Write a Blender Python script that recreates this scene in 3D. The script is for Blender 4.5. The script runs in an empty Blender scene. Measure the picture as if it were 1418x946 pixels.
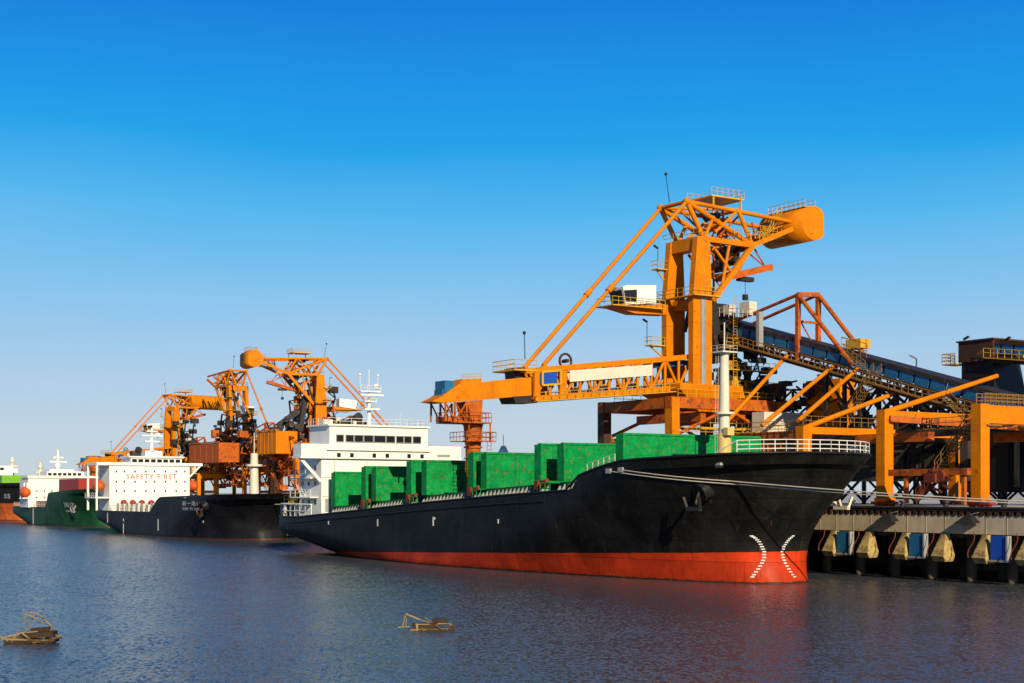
import bpy, math, random
from mathutils import Vector, Matrix
from mathutils.bvhtree import BVHTree
random.seed(7)
scene = bpy.context.scene
col = scene.collection
R = math.radians
# ------------------------------------------------------------------ camera
CAM_H, FPX, HOR = 9.0, 2000.0, 682.0
UX, UY = 0.5477, -0.8367           # along the quay, towards the bow of the berthed ship
VX, VY = 0.8367, 0.5477            # landward, at right angles to the quay
TH = math.atan2(UY, UX)
cam_d = bpy.data.cameras.new('camera'); cam = bpy.data.objects.new('camera', cam_d); col.objects.link(cam)
cam.location = (0, 0, CAM_H); cam.rotation_euler = (R(90), 0, 0)
cam_d.sensor_width = 36; cam_d.lens = 36 * FPX / 1418; cam_d.shift_y = (HOR - 473) / 1418
cam_d.clip_end = 20000; cam_d.clip_start = 0.5
scene.camera = cam
# ------------------------------------------------------------------ sky and sun
SUN_EL = 24.5
sx, sy = UX - 0.26 * VX, UY - 0.26 * VY
world = bpy.data.worlds.new('World'); scene.world = world; world.use_nodes = True
wn = world.node_tree; wn.nodes.clear()
sky = wn.nodes.new('ShaderNodeTexSky'); sky.sky_type = 'NISHITA'; sky.sun_disc = False
sky.sun_elevation = R(SUN_EL); sky.sun_rotation = math.atan2(sx, sy)
sky.air_density = 1.0; sky.dust_density = 0.6; sky.ozone_density = 2.0; sky.altitude = 0
tcw = wn.nodes.new('ShaderNodeTexCoord'); spw = wn.nodes.new('ShaderNodeSeparateXYZ'); wn.links.new(tcw.outputs['Generated'], spw.inputs[0])
rw = wn.nodes.new('ShaderNodeValToRGB'); nzw = wn.nodes.new('ShaderNodeTexNoise'); nzw.inputs['Scale'].default_value = 2.2; nzw.inputs['Detail'].default_value = 4; mpw = wn.nodes.new('ShaderNodeMapping'); mpw.inputs['Scale'].default_value = (1, 1, 4); wn.links.new(tcw.outputs['Generated'], mpw.inputs[0]); wn.links.new(mpw.outputs[0], nzw.inputs['Vector'])
mdw = wn.nodes.new('ShaderNodeMath'); mdw.operation = 'MULTIPLY_ADD'; wn.links.new(nzw.outputs['Fac'], mdw.inputs[0]); mdw.inputs[1].default_value = 0.05; wn.links.new(spw.outputs[2], mdw.inputs[2])
sbw = wn.nodes.new('ShaderNodeMath'); sbw.operation = 'SUBTRACT'; wn.links.new(mdw.outputs[0], sbw.inputs[0]); sbw.inputs[1].default_value = 0.025; wn.links.new(sbw.outputs[0], rw.inputs[0]); cr = rw.color_ramp   # clear polarised sky, by elevation
stops = [(0.0, (.57, .65, .70)), (0.035, (.53, .645, .75)), (0.09, (.40, .60, .81)), (0.14, (.23, .545, .86)), (0.19, (.085, .475, .87)), (0.235, (.006, .36, .84)), (0.32, (.0, .215, .74)), (0.5, (.0, .115, .45)), (1.0, (.0, .065, .25))]
while len(cr.elements) < len(stops): cr.elements.new(0.5)
for e, (p_, c_) in zip(cr.elements, stops): e.position = p_; e.color = (*c_, 1)
x10 = wn.nodes.new('ShaderNodeVectorMath'); x10.operation = 'SCALE'; x10.inputs['Scale'].default_value = 10.0; wn.links.new(rw.outputs[0], x10.inputs[0])
mw = wn.nodes.new('ShaderNodeMix'); mw.data_type = 'RGBA'; mw.inputs[0].default_value = 0.95
wn.links.new(sky.outputs[0], mw.inputs[6]); wn.links.new(x10.outputs[0], mw.inputs[7])
bg = wn.nodes.new('ShaderNodeBackground'); bg.inputs['Strength'].default_value = 0.072
wo = wn.nodes.new('ShaderNodeOutputWorld')
wn.links.new(mw.outputs[2], bg.inputs['Color']); wn.links.new(bg.outputs[0], wo.inputs['Surface'])
sun_d = bpy.data.lights.new('sun', 'SUN'); sun_d.energy = 5.0; sun_d.angle = R(0.5); sun_d.color = (1.0, 0.86, 0.58)
sun = bpy.data.objects.new('sun', sun_d); col.objects.link(sun)
hn = math.hypot(sx, sy)
sdir = Vector((sx / hn * math.cos(R(SUN_EL)), sy / hn * math.cos(R(SUN_EL)), math.sin(R(SUN_EL))))
sun.rotation_euler = sdir.to_track_quat('Z', 'Y').to_euler()
vs = scene.view_settings
vs.view_transform = 'Standard'; vs.look = 'None'; vs.exposure = 0.47; vs.gamma = 1.0; vs.use_curve_mapping = False

# ------------------------------------------------------------------ materials
def new_mat(name):
    m = bpy.data.materials.new(name); m.use_nodes = True
    nt = m.node_tree; nt.nodes.clear()
    out = nt.nodes.new('ShaderNodeOutputMaterial'); b = nt.nodes.new('ShaderNodeBsdfPrincipled')
    nt.links.new(b.outputs[0], out.inputs[0])
    return m, nt, b
def ramp(nt, src, p0, p1, c0=(0, 0, 0, 1), c1=(1, 1, 1, 1)):
    r = nt.nodes.new('ShaderNodeValToRGB')
    r.color_ramp.elements[0].position = p0; r.color_ramp.elements[1].position = p1
    r.color_ramp.elements[0].color = c0; r.color_ramp.elements[1].color = c1
    nt.links.new(src, r.inputs[0]); return r.outputs[0]
def noise(nt, vec, scale, detail=4, rough=0.6, stretch=None):
    if stretch:
        mp = nt.nodes.new('ShaderNodeMapping'); mp.inputs['Scale'].default_value = stretch
        nt.links.new(vec, mp.inputs[0]); vec = mp.outputs[0]
    n = nt.nodes.new('ShaderNodeTexNoise'); n.inputs['Scale'].default_value = scale
    n.inputs['Detail'].default_value = detail; n.inputs['Roughness'].default_value = rough
    nt.links.new(vec, n.inputs['Vector']); return n.outputs['Fac']
def mix(nt, fac, a, b):
    m = nt.nodes.new('ShaderNodeMix'); m.data_type = 'RGBA'
    for i, v in ((0, fac), (6, a), (7, b)):
        if hasattr(v, 'node'): nt.links.new(v, m.inputs[i])
        elif i == 0: m.inputs[0].default_value = v
        else: m.inputs[i].default_value = (*v, 1)
    return m.outputs[2]
def coords(nt):
    return nt.nodes.new('ShaderNodeTexCoord').outputs['Object']
def paint(name, c, rough=0.5, rust=0.0, rustcol=(0.14, 0.045, 0.015), var=0.25, streak=0.3, scale=0.5, spec=0.25, metal=0.0, grime=0.3, rscale=0.9):
    c = tuple(x * 0.78 for x in c)
    m, nt, b = new_mat(name); v = coords(nt)
    n1 = noise(nt, v, scale, 5)
    dark = tuple(x * (1 - var) for x in c)
    colr = mix(nt, ramp(nt, n1, 0.3, 0.7), dark, c)
    st = noise(nt, v, 1.6, 4, 0.6, (1, 1, 0.12))
    colr = mix(nt, ramp(nt, st, 0.52, 0.8, (0, 0, 0, 1), (streak,) * 3 + (1,)), colr, tuple(x * 0.45 + 0.012 for x in c))
    colr = mix(nt, ramp(nt, noise(nt, v, 2.7, 6, 0.75), 0.5, 0.72, (0, 0, 0, 1), (grime,) * 3 + (1,)), colr, tuple(x * 0.35 + 0.004 for x in c))
    if rust > 0:
        n2 = noise(nt, v, rscale, 9, 0.72)
        colr = mix(nt, ramp(nt, n2, 0.66 - rust * 0.25, 0.72 - rust * 0.2), colr, rustcol)
    nt.links.new(colr, b.inputs['Base Color'])
    b.inputs['Roughness'].default_value = rough; b.inputs['Specular IOR Level'].default_value = spec; b.inputs['Metallic'].default_value = metal
    return m
M = {}
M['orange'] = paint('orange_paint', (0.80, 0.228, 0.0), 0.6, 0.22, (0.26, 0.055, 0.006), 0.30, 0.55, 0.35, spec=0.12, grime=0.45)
M['orange_worn'] = paint('worn_orange_paint', (0.62, 0.125, 0.003), 0.65, 0.55, (0.15, 0.035, 0.012), 0.4, 0.7, 0.8, grime=0.6)
M['yellow'] = paint('yellow_paint', (0.72, 0.40, 0.03), 0.5, 0.2, (0.25, 0.08, 0.02))
M['white'] = paint('white_paint', (0.86, 0.85, 0.81), 0.45, 0.05, (0.40, 0.24, 0.11), 0.06, 0.25, grime=0.10)
M['cream'] = paint('cream_paint', (0.74, 0.68, 0.56), 0.5, 0.15, (0.4, 0.25, 0.12), 0.15, 0.4)
M['green'] = paint('green_hatch_paint', (0.001, 0.34, 0.080), 0.7, 0.40, (0.15, 0.085, 0.02), 0.5, 0.5, 0.9, spec=0.08, grime=0.8, rscale=1.9)
M['green_dark'] = paint('dark_green_paint', (0.008, 0.085, 0.03), 0.6, 0.3)
M['black'] = paint('black_paint', (0.010, 0.010, 0.012), 0.5, 0.05, (0.04, 0.018, 0.01))
M['dark'] = paint('dark_machinery', (0.030, 0.026, 0.026), 0.6, 0.4, (0.09, 0.035, 0.018))
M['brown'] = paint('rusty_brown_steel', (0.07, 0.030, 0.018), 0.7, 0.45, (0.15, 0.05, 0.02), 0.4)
M['red'] = paint('red_paint', (0.42, 0.030, 0.016), 0.5, 0.2)
M['blue'] = paint('blue_cladding', (0.018, 0.15, 0.33), 0.45, 0.22, (0.12, 0.06, 0.03), 0.3)
M['bluesign'] = paint('blue_sign', (0.010, 0.09, 0.50), 0.4, 0.0)
M['steel'] = paint('grey_steel', (0.36, 0.36, 0.36), 0.45, 0.25, (0.2, 0.1, 0.05))
M['glass'] = paint('dark_glass', (0.015, 0.018, 0.022), 0.12, 0.0, var=0.1, streak=0)
M['rope'] = paint('pale_rope', (0.55, 0.50, 0.42), 0.9)
M['lifeboat'] = paint('lifeboat_orange', (0.75, 0.12, 0.015), 0.45)
M['rustred'] = paint('rusty_red_oxide', (0.20, 0.035, 0.018), 0.7, 0.4)
M['ochre'] = paint('rusty_ochre_steel', (0.36, 0.18, 0.035), 0.65, 0.45, (0.12, 0.05, 0.02), 0.4, 0.5, 0.9)
M['mastyellow'] = paint('pale_yellow_paint', (0.78, 0.56, 0.20), 0.5, 0.2)
M['lime'] = paint('lime_green_paint', (0.20, 0.52, 0.03), 0.5, 0.2)
M['rubber'] = paint('black_rubber', (0.018, 0.018, 0.018), 0.85)
M['bamboo'] = paint('wet_bamboo', (0.36, 0.25, 0.12), 0.6, 0.65, (0.07, 0.035, 0.015), 0.5, 0.5, 2.0)
M['wood'] = paint('dark_wet_wood', (0.05, 0.026, 0.012), 0.7, 0.3, (0.03, 0.015, 0.008), 0.5, 0.5, 2.0)
M['fender'] = paint('tan_concrete', (0.58, 0.42, 0.16), 0.9, 0.75, (0.16, 0.095, 0.04), 0.45, 0.7, 1.2, grime=0.7)
M['marking'] = paint('white_marking', (0.8, 0.8, 0.78), 0.6, 0.0)
M['text_red'] = paint('faded_red_lettering', (0.50, 0.10, 0.10), 0.6, 0.0)

def hull_mat(name, top, boot, c0, c1, streak=0.5):
    m, nt, b = new_mat(name); v = coords(nt)
    sep = nt.nodes.new('ShaderNodeSeparateXYZ'); nt.links.new(v, sep.inputs[0])
    mul = nt.nodes.new('ShaderNodeMath'); mul.operation = 'MULTIPLY_ADD'
    nt.links.new(sep.outputs[0], mul.inputs[0]); mul.inputs[1].default_value = -c1; mul.inputs[2].default_value = -c0
    add = nt.nodes.new('ShaderNodeMath'); add.operation = 'ADD'
    nt.links.new(mul.outputs[0], add.inputs[0]); nt.links.new(sep.outputs[2], add.inputs[1])
    wob = nt.nodes.new('ShaderNodeMath'); wob.operation = 'MULTIPLY_ADD'; nt.links.new(noise(nt, v, 0.8, 5, 0.7), wob.inputs[0]); wob.inputs[1].default_value = 0.16; nt.links.new(add.outputs[0], wob.inputs[2]); add = wob
    gt = nt.nodes.new('ShaderNodeMath'); gt.operation = 'GREATER_THAN'; nt.links.new(add.outputs[0], gt.inputs[0]); gt.inputs[1].default_value = 0
    big = noise(nt, v, 0.22, 6, 0.65)
    st = noise(nt, v, 1.1, 6, 0.65, (1, 1, 0.10))
    fine = noise(nt, v, 1.4, 8, 0.7)
    t2 = tuple(x * 2.2 + 0.007 for x in top)
    ct = mix(nt, ramp(nt, big, 0.40, 0.75), top, t2)
    ct = mix(nt, ramp(nt, st, 0.56, 0.80, (0, 0, 0, 1), (streak,) * 3 + (1,)), ct, (0.045, 0.041, 0.038))
    ct = mix(nt, ramp(nt, fine, 0.66, 0.76, (0, 0, 0, 1), (0.5,) * 3 + (1,)), ct, (0.07, 0.03, 0.015))
    b2 = tuple(x * 0.55 for x in boot)
    cb = mix(nt, ramp(nt, big, 0.35, 0.65), b2, boot)
    cb = mix(nt, ramp(nt, st, 0.5, 0.8, (0, 0, 0, 1), (0.6,) * 3 + (1,)), cb, tuple(x * 0.4 for x in boot))
    cb = mix(nt, ramp(nt, fine, 0.62, 0.75, (0, 0, 0, 1), (0.45,) * 3 + (1,)), cb, tuple(min(1, x * 1.15 + 0.04) for x in boot))
    # weed and slime band at the water
    w = nt.nodes.new('ShaderNodeMath'); w.operation = 'LESS_THAN'
    nadd = nt.nodes.new('ShaderNodeMath'); nadd.operation = 'MULTIPLY_ADD'; nt.links.new(fine, nadd.inputs[0]); nadd.inputs[1].default_value = 0.5; nt.links.new(sep.outputs[2], nadd.inputs[2])
    nt.links.new(nadd.outputs[0], w.inputs[0]); w.inputs[1].default_value = 0.42
    br = nt.nodes.new('ShaderNodeTexBrick'); br.inputs['Scale'].default_value = 1.0; br.inputs['Brick Width'].default_value = 7.5; br.inputs['Row Height'].default_value = 2.1; br.inputs['Mortar Size'].default_value = 0.035; br.offset = 0.37
    cxz = nt.nodes.new('ShaderNodeCombineXYZ'); nt.links.new(sep.outputs[0], cxz.inputs[0]); nt.links.new(sep.outputs[2], cxz.inputs[1]); nt.links.new(cxz.outputs[0], br.inputs['Vector'])
    br.inputs['Color1'].default_value = (.6, .6, .6, 1); br.inputs['Color2'].default_value = (1.0, 1.0, 1.0, 1); br.inputs['Mortar'].default_value = (.28, .26, .25, 1)
    sc_ = noise(nt, v, 0.35, 7, 0.75, (1, 1, 2.5))
    ct = mix(nt, ramp(nt, sc_, 0.60, 0.70, (0, 0, 0, 1), (0.55,) * 3 + (1,)), ct, (0.030, 0.026, 0.024))
    run = noise(nt, v, 2.4, 3, 0.5, (1, 1, 0.03)); ct = mix(nt, ramp(nt, run, 0.66, 0.74, (0, 0, 0, 1), (0.6,) * 3 + (1,)), ct, (0.075, 0.040, 0.022))
    cb = mix(nt, ramp(nt, run, 0.60, 0.72, (0, 0, 0, 1), (0.5,) * 3 + (1,)), cb, tuple(x * 0.3 + .01 for x in boot))
    def tint(c_):
        k = nt.nodes.new('ShaderNodeMix'); k.data_type = 'RGBA'; k.blend_type = 'MULTIPLY'; k.inputs[0].default_value = 0.75; nt.links.new(c_, k.inputs[6]); nt.links.new(br.outputs['Color'], k.inputs[7]); return k.outputs[2]
    cc = mix(nt, gt.outputs[0], tint(cb), tint(ct))
    cc = mix(nt, w.outputs[0], cc, (0.045, 0.020, 0.012))
    nt.links.new(cc, b.inputs['Base Color']); b.inputs['Roughness'].default_value = 0.48; b.inputs['Specular IOR Level'].default_value = 0.12
    bp = nt.nodes.new('ShaderNodeBump'); bp.inputs['Strength'].default_value = 0.4; bp.inputs['Distance'].default_value = 0.14
    nt.links.new(noise(nt, v, 0.62, 3, 0.5), bp.inputs['Height']); nt.links.new(bp.outputs[0], b.inputs['Normal'])
    return m

def water_mat():
    m, nt, b = new_mat('river_water'); v = coords(nt)
    b.inputs['Base Color'].default_value = (0.046, 0.050, 0.058, 1)
    b.inputs['Roughness'].default_value = 0.23; b.inputs['IOR'].default_value = 1.33
    def tilt(scale, detail, stretch, k):
        mp = nt.nodes.new('ShaderNodeMapping'); mp.inputs['Scale'].default_value = stretch; nt.links.new(v, mp.inputs[0])
        n = nt.nodes.new('ShaderNodeTexNoise'); n.inputs['Scale'].default_value = scale; n.inputs['Detail'].default_value = detail; n.inputs['Roughness'].default_value = 0.55
        nt.links.new(mp.outputs[0], n.inputs['Vector'])
        q = nt.nodes.new('ShaderNodeVectorMath'); q.operation = 'SUBTRACT'; nt.links.new(n.outputs['Color'], q.inputs[0]); q.inputs[1].default_value = (.5, .5, .5)
        w = nt.nodes.new('ShaderNodeVectorMath'); w.operation = 'MULTIPLY'; nt.links.new(q.outputs[0], w.inputs[0]); w.inputs[1].default_value = (k, k, 0)
        return w.outputs[0]
    def vadd(p, q):
        w = nt.nodes.new('ShaderNodeVectorMath'); w.operation = 'ADD'; nt.links.new(p, w.inputs[0])
        if isinstance(q, tuple): w.inputs[1].default_value = q
        else: nt.links.new(q, w.inputs[1])
        return w.outputs[0]
    # open-water patches and calmer patches: the wind ruffles the river unevenly
    t_ = vadd(tilt(3.0, 4, (1.5, .7, 1), 1.5), tilt(0.35, 2, (1, 1.2, 1), 0.25))
    pm = nt.nodes.new('ShaderNodeMapRange'); nt.links.new(noise(nt, v, 0.028, 4, 0.6, (1, .6, 1)), pm.inputs[0]); pm.inputs[1].default_value = 0.35; pm.inputs[2].default_value = 0.65; pm.inputs[3].default_value = 0.55; pm.inputs[4].default_value = 1.25
    sm_ = nt.nodes.new('ShaderNodeVectorMath'); sm_.operation = 'SCALE'; nt.links.new(t_, sm_.inputs[0]); nt.links.new(pm.outputs[0], sm_.inputs['Scale']); t_ = sm_.outputs[0]
    t_ = vadd(t_, (0, 0, 1))
    nz = nt.nodes.new('ShaderNodeVectorMath'); nz.operation = 'NORMALIZE'; nt.links.new(t_, nz.inputs[0]); nt.links.new(nz.outputs[0], b.inputs['Normal'])
    return m
def concrete_mat(name, c, scale=0.3, streak=0.6):
    m, nt, b = new_mat(name); v = coords(nt)
    c1 = mix(nt, ramp(nt, noise(nt, v, scale, 8, 0.7), 0.3, 0.7), tuple(x * 0.6 for x in c), c)
    c1 = mix(nt, ramp(nt, noise(nt, v, 0.9, 5, 0.6, (1, 1, 0.08)), 0.5, 0.75, (0, 0, 0, 1), (streak,) * 3 + (1,)), c1, tuple(x * 0.3 for x in c))
    nt.links.new(c1, b.inputs['Base Color']); b.inputs['Roughness'].default_value = 0.9
    return m
M['water'] = water_mat()
M['concrete'] = concrete_mat('quay_concrete', (0.50, 0.40, 0.27))
M['ground'] = concrete_mat('yard_concrete', (0.42, 0.40, 0.37), 0.05, 0.2)
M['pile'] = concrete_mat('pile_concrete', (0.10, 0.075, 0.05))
def corrug_mat():
    m, nt, b = new_mat('dark_corrugated_cladding'); v = coords(nt)
    w = nt.nodes.new('ShaderNodeTexWave'); w.inputs['Scale'].default_value = 1.2; w.bands_direction = 'X'; nt.links.new(v, w.inputs['Vector'])
    c = mix(nt, ramp(nt, noise(nt, v, 0.6, 6, 0.7), 0.35, 0.7), (0.012, 0.010, 0.010), (0.035, 0.024, 0.020))
    nt.links.new(c, b.inputs['Base Color']); b.inputs['Roughness'].default_value = 0.7
    bp = nt.nodes.new('ShaderNodeBump'); bp.inputs['Strength'].default_value = 0.8; bp.inputs['Distance'].default_value = 0.08
    nt.links.new(w.outputs['Fac'], bp.inputs['Height']); nt.links.new(bp.outputs[0], b.inputs['Normal'])
    return m
M['corrugated'] = corrug_mat()

# ------------------------------------------------------------------ mesh building
class MB:
    def __init__(s): s.v = []; s.f = []; s.sm = []
    def add(s, vs_, fs, smooth=False):
        o = len(s.v); s.v += [tuple(p) for p in vs_]
        for f in fs: s.f.append(tuple(i + o for i in f)); s.sm.append(smooth)
    def box(s, c, d):
        x, y, z = c; a, b, e = d[0] / 2, d[1] / 2, d[2] / 2
        s.add([(x + i * a, y + j * b, z + k * e) for i in (-1, 1) for j in (-1, 1) for k in (-1, 1)],
              [(0, 1, 3, 2), (4, 6, 7, 5), (0, 4, 5, 1), (2, 3, 7, 6), (0, 2, 6, 4), (1, 5, 7, 3)])
    def bx(s, x0, x1, y0, y1, z0, z1): s.box(((x0 + x1) / 2, (y0 + y1) / 2, (z0 + z1) / 2), (abs(x1 - x0), abs(y1 - y0), abs(z1 - z0)))
    def basis(s, a, b):
        d = (Vector(b) - Vector(a)); L = d.length; d.normalize()
        up = Vector((0, 0, 1)) if abs(d.z) < 0.98 else Vector((1, 0, 0))
        r = d.cross(up).normalized(); u = r.cross(d).normalized()
        return d, r, u
    def bar(s, a, b, w, h):
        a, b = Vector(a), Vector(b); d, r, u = s.basis(a, b); vs_ = []
        for p in (a, b):
            for i, j in ((-1, -1), (1, -1), (1, 1), (-1, 1)): vs_.append(p + r * (i * w / 2) + u * (j * h / 2))
        s.add(vs_, [(3, 2, 1, 0), (4, 5, 6, 7), (0, 1, 5, 4), (1, 2, 6, 5), (2, 3, 7, 6), (3, 0, 4, 7)])
    def tube(s, a, b, r0, r1=None, n=8):
        r1 = r0 if r1 is None else r1
        a, b = Vector(a), Vector(b); d, r, u = s.basis(a, b); vs_ = []
        for p, q in ((a, r0), (b, r1)):
            for i in range(n):
                t = 2 * math.pi * i / n; vs_.append(p + r * (math.cos(t) * q) + u * (math.sin(t) * q))
        s.add(vs_, [(i, (i + 1) % n, n + (i + 1) % n, n + i) for i in range(n)], True)
        s.add(vs_, [tuple(range(n - 1, -1, -1)), tuple(range(n, 2 * n))])
    def path(s, pts, r, n=6):
        for a, b in zip(pts, pts[1:]): s.tube(a, b, r, r, n)
    def prism(s, pts, d):            # closed polygon of 3-D points swept by vector d
        pts = [Vector(p) for p in pts]; d = Vector(d); n = len(pts)
        s.add(pts + [p + d for p in pts], [tuple(range(n - 1, -1, -1)), tuple(range(n, 2 * n))] + [(i, (i + 1) % n, n + (i + 1) % n, n + i) for i in range(n)])
    def frustum(s, lo, hi):          # (x0,x1,y0,y1,z)
        q = lambda t: [(t[0], t[2], t[4]), (t[1], t[2], t[4]), (t[1], t[3], t[4]), (t[0], t[3], t[4])]
        s.add(q(lo) + q(hi), [(3, 2, 1, 0), (4, 5, 6, 7), (0, 1, 5, 4), (1, 2, 6, 5), (2, 3, 7, 6), (3, 0, 4, 7)])
    def ball(s, c, r, n=10, sc=(1, 1, 1)):
        vs_ = []; fs = []
        for i in range(n + 1):
            th = math.pi * i / n
            for j in range(n): ph = 2 * math.pi * j / n; vs_.append((c[0] + r * sc[0] * math.sin(th) * math.cos(ph), c[1] + r * sc[1] * math.sin(th) * math.sin(ph), c[2] + r * sc[2] * math.cos(th)))
        for i in range(n):
            for j in range(n): fs.append((i * n + j, (i + 1) * n + j, (i + 1) * n + (j + 1) % n, i * n + (j + 1) % n))
        s.add(vs_, fs, True)
    def rail(s, pts, h=1.1, step=1.6, r=0.045, mids=1):
        pts = [Vector(p) for p in pts]
        for a, b in zip(pts, pts[1:]):
            L = (b - a).length; n = max(1, int(round(L / step)))
            for i in range(n + 1):
                p = a.lerp(b, i / n); s.tube(p, p + Vector((0, 0, h)), r, r, 4)
            for k in range(mids + 1):
                z = Vector((0, 0, h * (k + 1) / (mids + 1))); s.tube(a + z, b + z, r, r, 4)
    def truss(s, a0, a1, b0, b1, n, r, alt=True):   # web between two chords
        a0, a1, b0, b1 = map(Vector, (a0, a1, b0, b1))
        for i in range(n + 1):
            p, q = a0.lerp(a1, i / n), b0.lerp(b1, i / n)
            s.tube(p, q, r, r, 6)
            if i < n:
                p2, q2 = a0.lerp(a1, (i + 1) / n), b0.lerp(b1, (i + 1) / n)
                if (i % 2 == 0) or not alt: s.tube(q, p2, r, r, 6)
                else: s.tube(p, q2, r, r, 6)
    def ladder(s, a, b, wdir, w=0.6, step=0.4, r=0.04):
        a, b = Vector(a), Vector(b); wd = Vector(wdir).normalized() * w / 2
        s.tube(a - wd, b - wd, r, r, 4); s.tube(a + wd, b + wd, r, r, 4)
        n = max(2, int((b - a).length / step))
        for i in range(n + 1): p = a.lerp(b, i / n); s.tube(p - wd, p + wd, r * 0.8, r * 0.8, 4)
    def build(s, name, mat, parent=None, origin=(0, 0, 0)):
        o_ = Vector(origin)
        me = bpy.data.meshes.new(name); me.from_pydata([tuple(Vector(p) - o_) for p in s.v], [], s.f)
        me.polygons.foreach_set('use_smooth', s.sm); me.update()
        me.materials.append(M[mat] if isinstance(mat, str) else mat)
        o = bpy.data.objects.new(name, me); col.objects.link(o)
        if parent: o.parent = parent
        return o
def tag(o, label=None, cat=None, group=None, kind=None):
    if label: o['label'] = label
    if cat: o['category'] = cat
    if group: o['group'] = group
    if kind: o['kind'] = kind
    return o
def Wd(s, t, z=0): return Vector((s * UX + t * VX, s * UY + t * VY, z))
def place(o, s, t, z, extra=0.0): o.location = Wd(s, t, z); o.rotation_euler = (0, 0, TH + extra)
def thing(name, label, cat, s, t, z, group=None, extra=0.0):
    o = bpy.data.objects.new(name, None); col.objects.link(o); o.empty_display_size = 2
    place(o, s, t, z, extra); return tag(o, label, cat, group)
def copy_tree(o, parent=None, skip=()):
    c = o.copy(); col.objects.link(c)
    if parent: c.parent = parent
    for ch in list(o.children):
        if ch.name.split('.')[0] not in skip: copy_tree(ch, c, skip)
    return c
def A(px): return (px - 709.0) / FPX
def PT(px, py, t):      # photo point on the vertical plane t = const -> (s, t, z)
    a = A(px); Y = t / (0.8367 * a + 0.5477); X = a * Y
    return Vector((UX * X + UY * Y, t, CAM_H + (HOR - py) * Y / FPX))
def PS(px, py, s):      # photo point on the vertical plane s = const -> (s, t, z)
    a = A(px); t = -s * (0.8367 * a + 0.5477) / (0.8367 - 0.5477 * a); Y = s * UY + t * VY
    return Vector((s, t, CAM_H + (HOR - py) * Y / FPX))
def lerp(a, b, t): return a + (b - a) * t
def pw(tab, x):
    if x <= tab[0][0]: return tab[0][1]
    for (x0, y0), (x1, y1) in zip(tab, tab[1:]):
        if x <= x1:
            t = (x - x0) / (x1 - x0); return lerp(y0, y1, t)
    return tab[-1][1]
def text_mesh(body, size, fx, spacing=1.0):   # returns verts in the letter plane mapped through fx, with faces
    cu = bpy.data.curves.new('lettering', 'FONT'); cu.body = body; cu.size = size; cu.align_x = 'CENTER'; cu.align_y = 'CENTER'; cu.resolution_u = 2; cu.space_character = spacing
    ob = bpy.data.objects.new('lettering', cu); col.objects.link(ob)
    me = bpy.data.meshes.new_from_object(ob.evaluated_get(bpy.context.evaluated_depsgraph_get()))
    mb = MB(); mb.add([fx(v.co.x, v.co.y) for v in me.vertices], [tuple(p.vertices) for p in me.polygons])
    bpy.data.objects.remove(ob); bpy.data.curves.remove(cu); bpy.data.meshes.remove(me)
    return mb

# ------------------------------------------------------------------ water, ground, quay (setting)
mb = MB(); mb.add([(-6000, -300, 0), (6000, -300, 0), (6000, 9000, 0), (-6000, 9000, 0)], [(0, 1, 2, 3)])
tag(mb.build('water', 'water'), kind='structure')
mb = MB(); g0 = 7.30
mb.add([Wd(-4000, 138, g0), Wd(900, 138, g0), Wd(900, 6000, g0), Wd(-4000, 6000, g0)], [(0, 1, 2, 3)])
mb.add([Wd(-4000, 138, g0), Wd(900, 138, g0), Wd(900, 138, -2), Wd(-4000, 138, -2)], [(3, 2, 1, 0)])
tag(mb.build('ground', 'ground'), kind='structure')
def quay(s0, s1, tf):
    q = bpy.data.objects.new('quay', None); col.objects.link(q); place(q, s0, tf, 0); tag(q, kind='structure')
    o = (s0, tf, 0)
    mb = MB(); mb.bx(s0, s1, tf + 0.6, 150, 6.6, 7.40); mb.build('quay_deck', 'ground', q, o)
    mb = MB(); mb.bx(s0, s1, tf, tf + 0.9, 4.85, 6.70)
    x = s0
    while x < s1: mb.bx(x, x + 0.06, tf - 0.03, tf, 4.85, 6.7); x += 2.5
    mb.build('quay_girder', 'concrete', q, o)
    mb = MB(); mb.bx(s0, s1, tf - 0.15, tf + 0.58, 7.12, 7.42); mb.tube((s0, tf - 0.1, 7.42), (s1, tf - 0.1, 7.42), 0.16, 0.16, 8)
    mb.build('kerb', 'dark', q, o)
    mb = MB(); x = s0
    while x < s1:
        mb.bx(x, x + 0.42, tf - 0.12, tf + 0.3, 6.72, 7.10); x += 0.85
    mb.bx(s0, s1, tf + 0.3, tf + 0.58, 6.71, 7.11)
    mb.build('edge_timbers', 'brown', q, o)
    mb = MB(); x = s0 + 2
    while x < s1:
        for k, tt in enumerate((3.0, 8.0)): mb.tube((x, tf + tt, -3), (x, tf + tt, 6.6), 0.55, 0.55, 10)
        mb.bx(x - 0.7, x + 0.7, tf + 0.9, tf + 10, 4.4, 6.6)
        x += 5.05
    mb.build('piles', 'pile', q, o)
    return q
quay(-236, -14, 117.0)
quay(-620, -238, 124.0)

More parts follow.
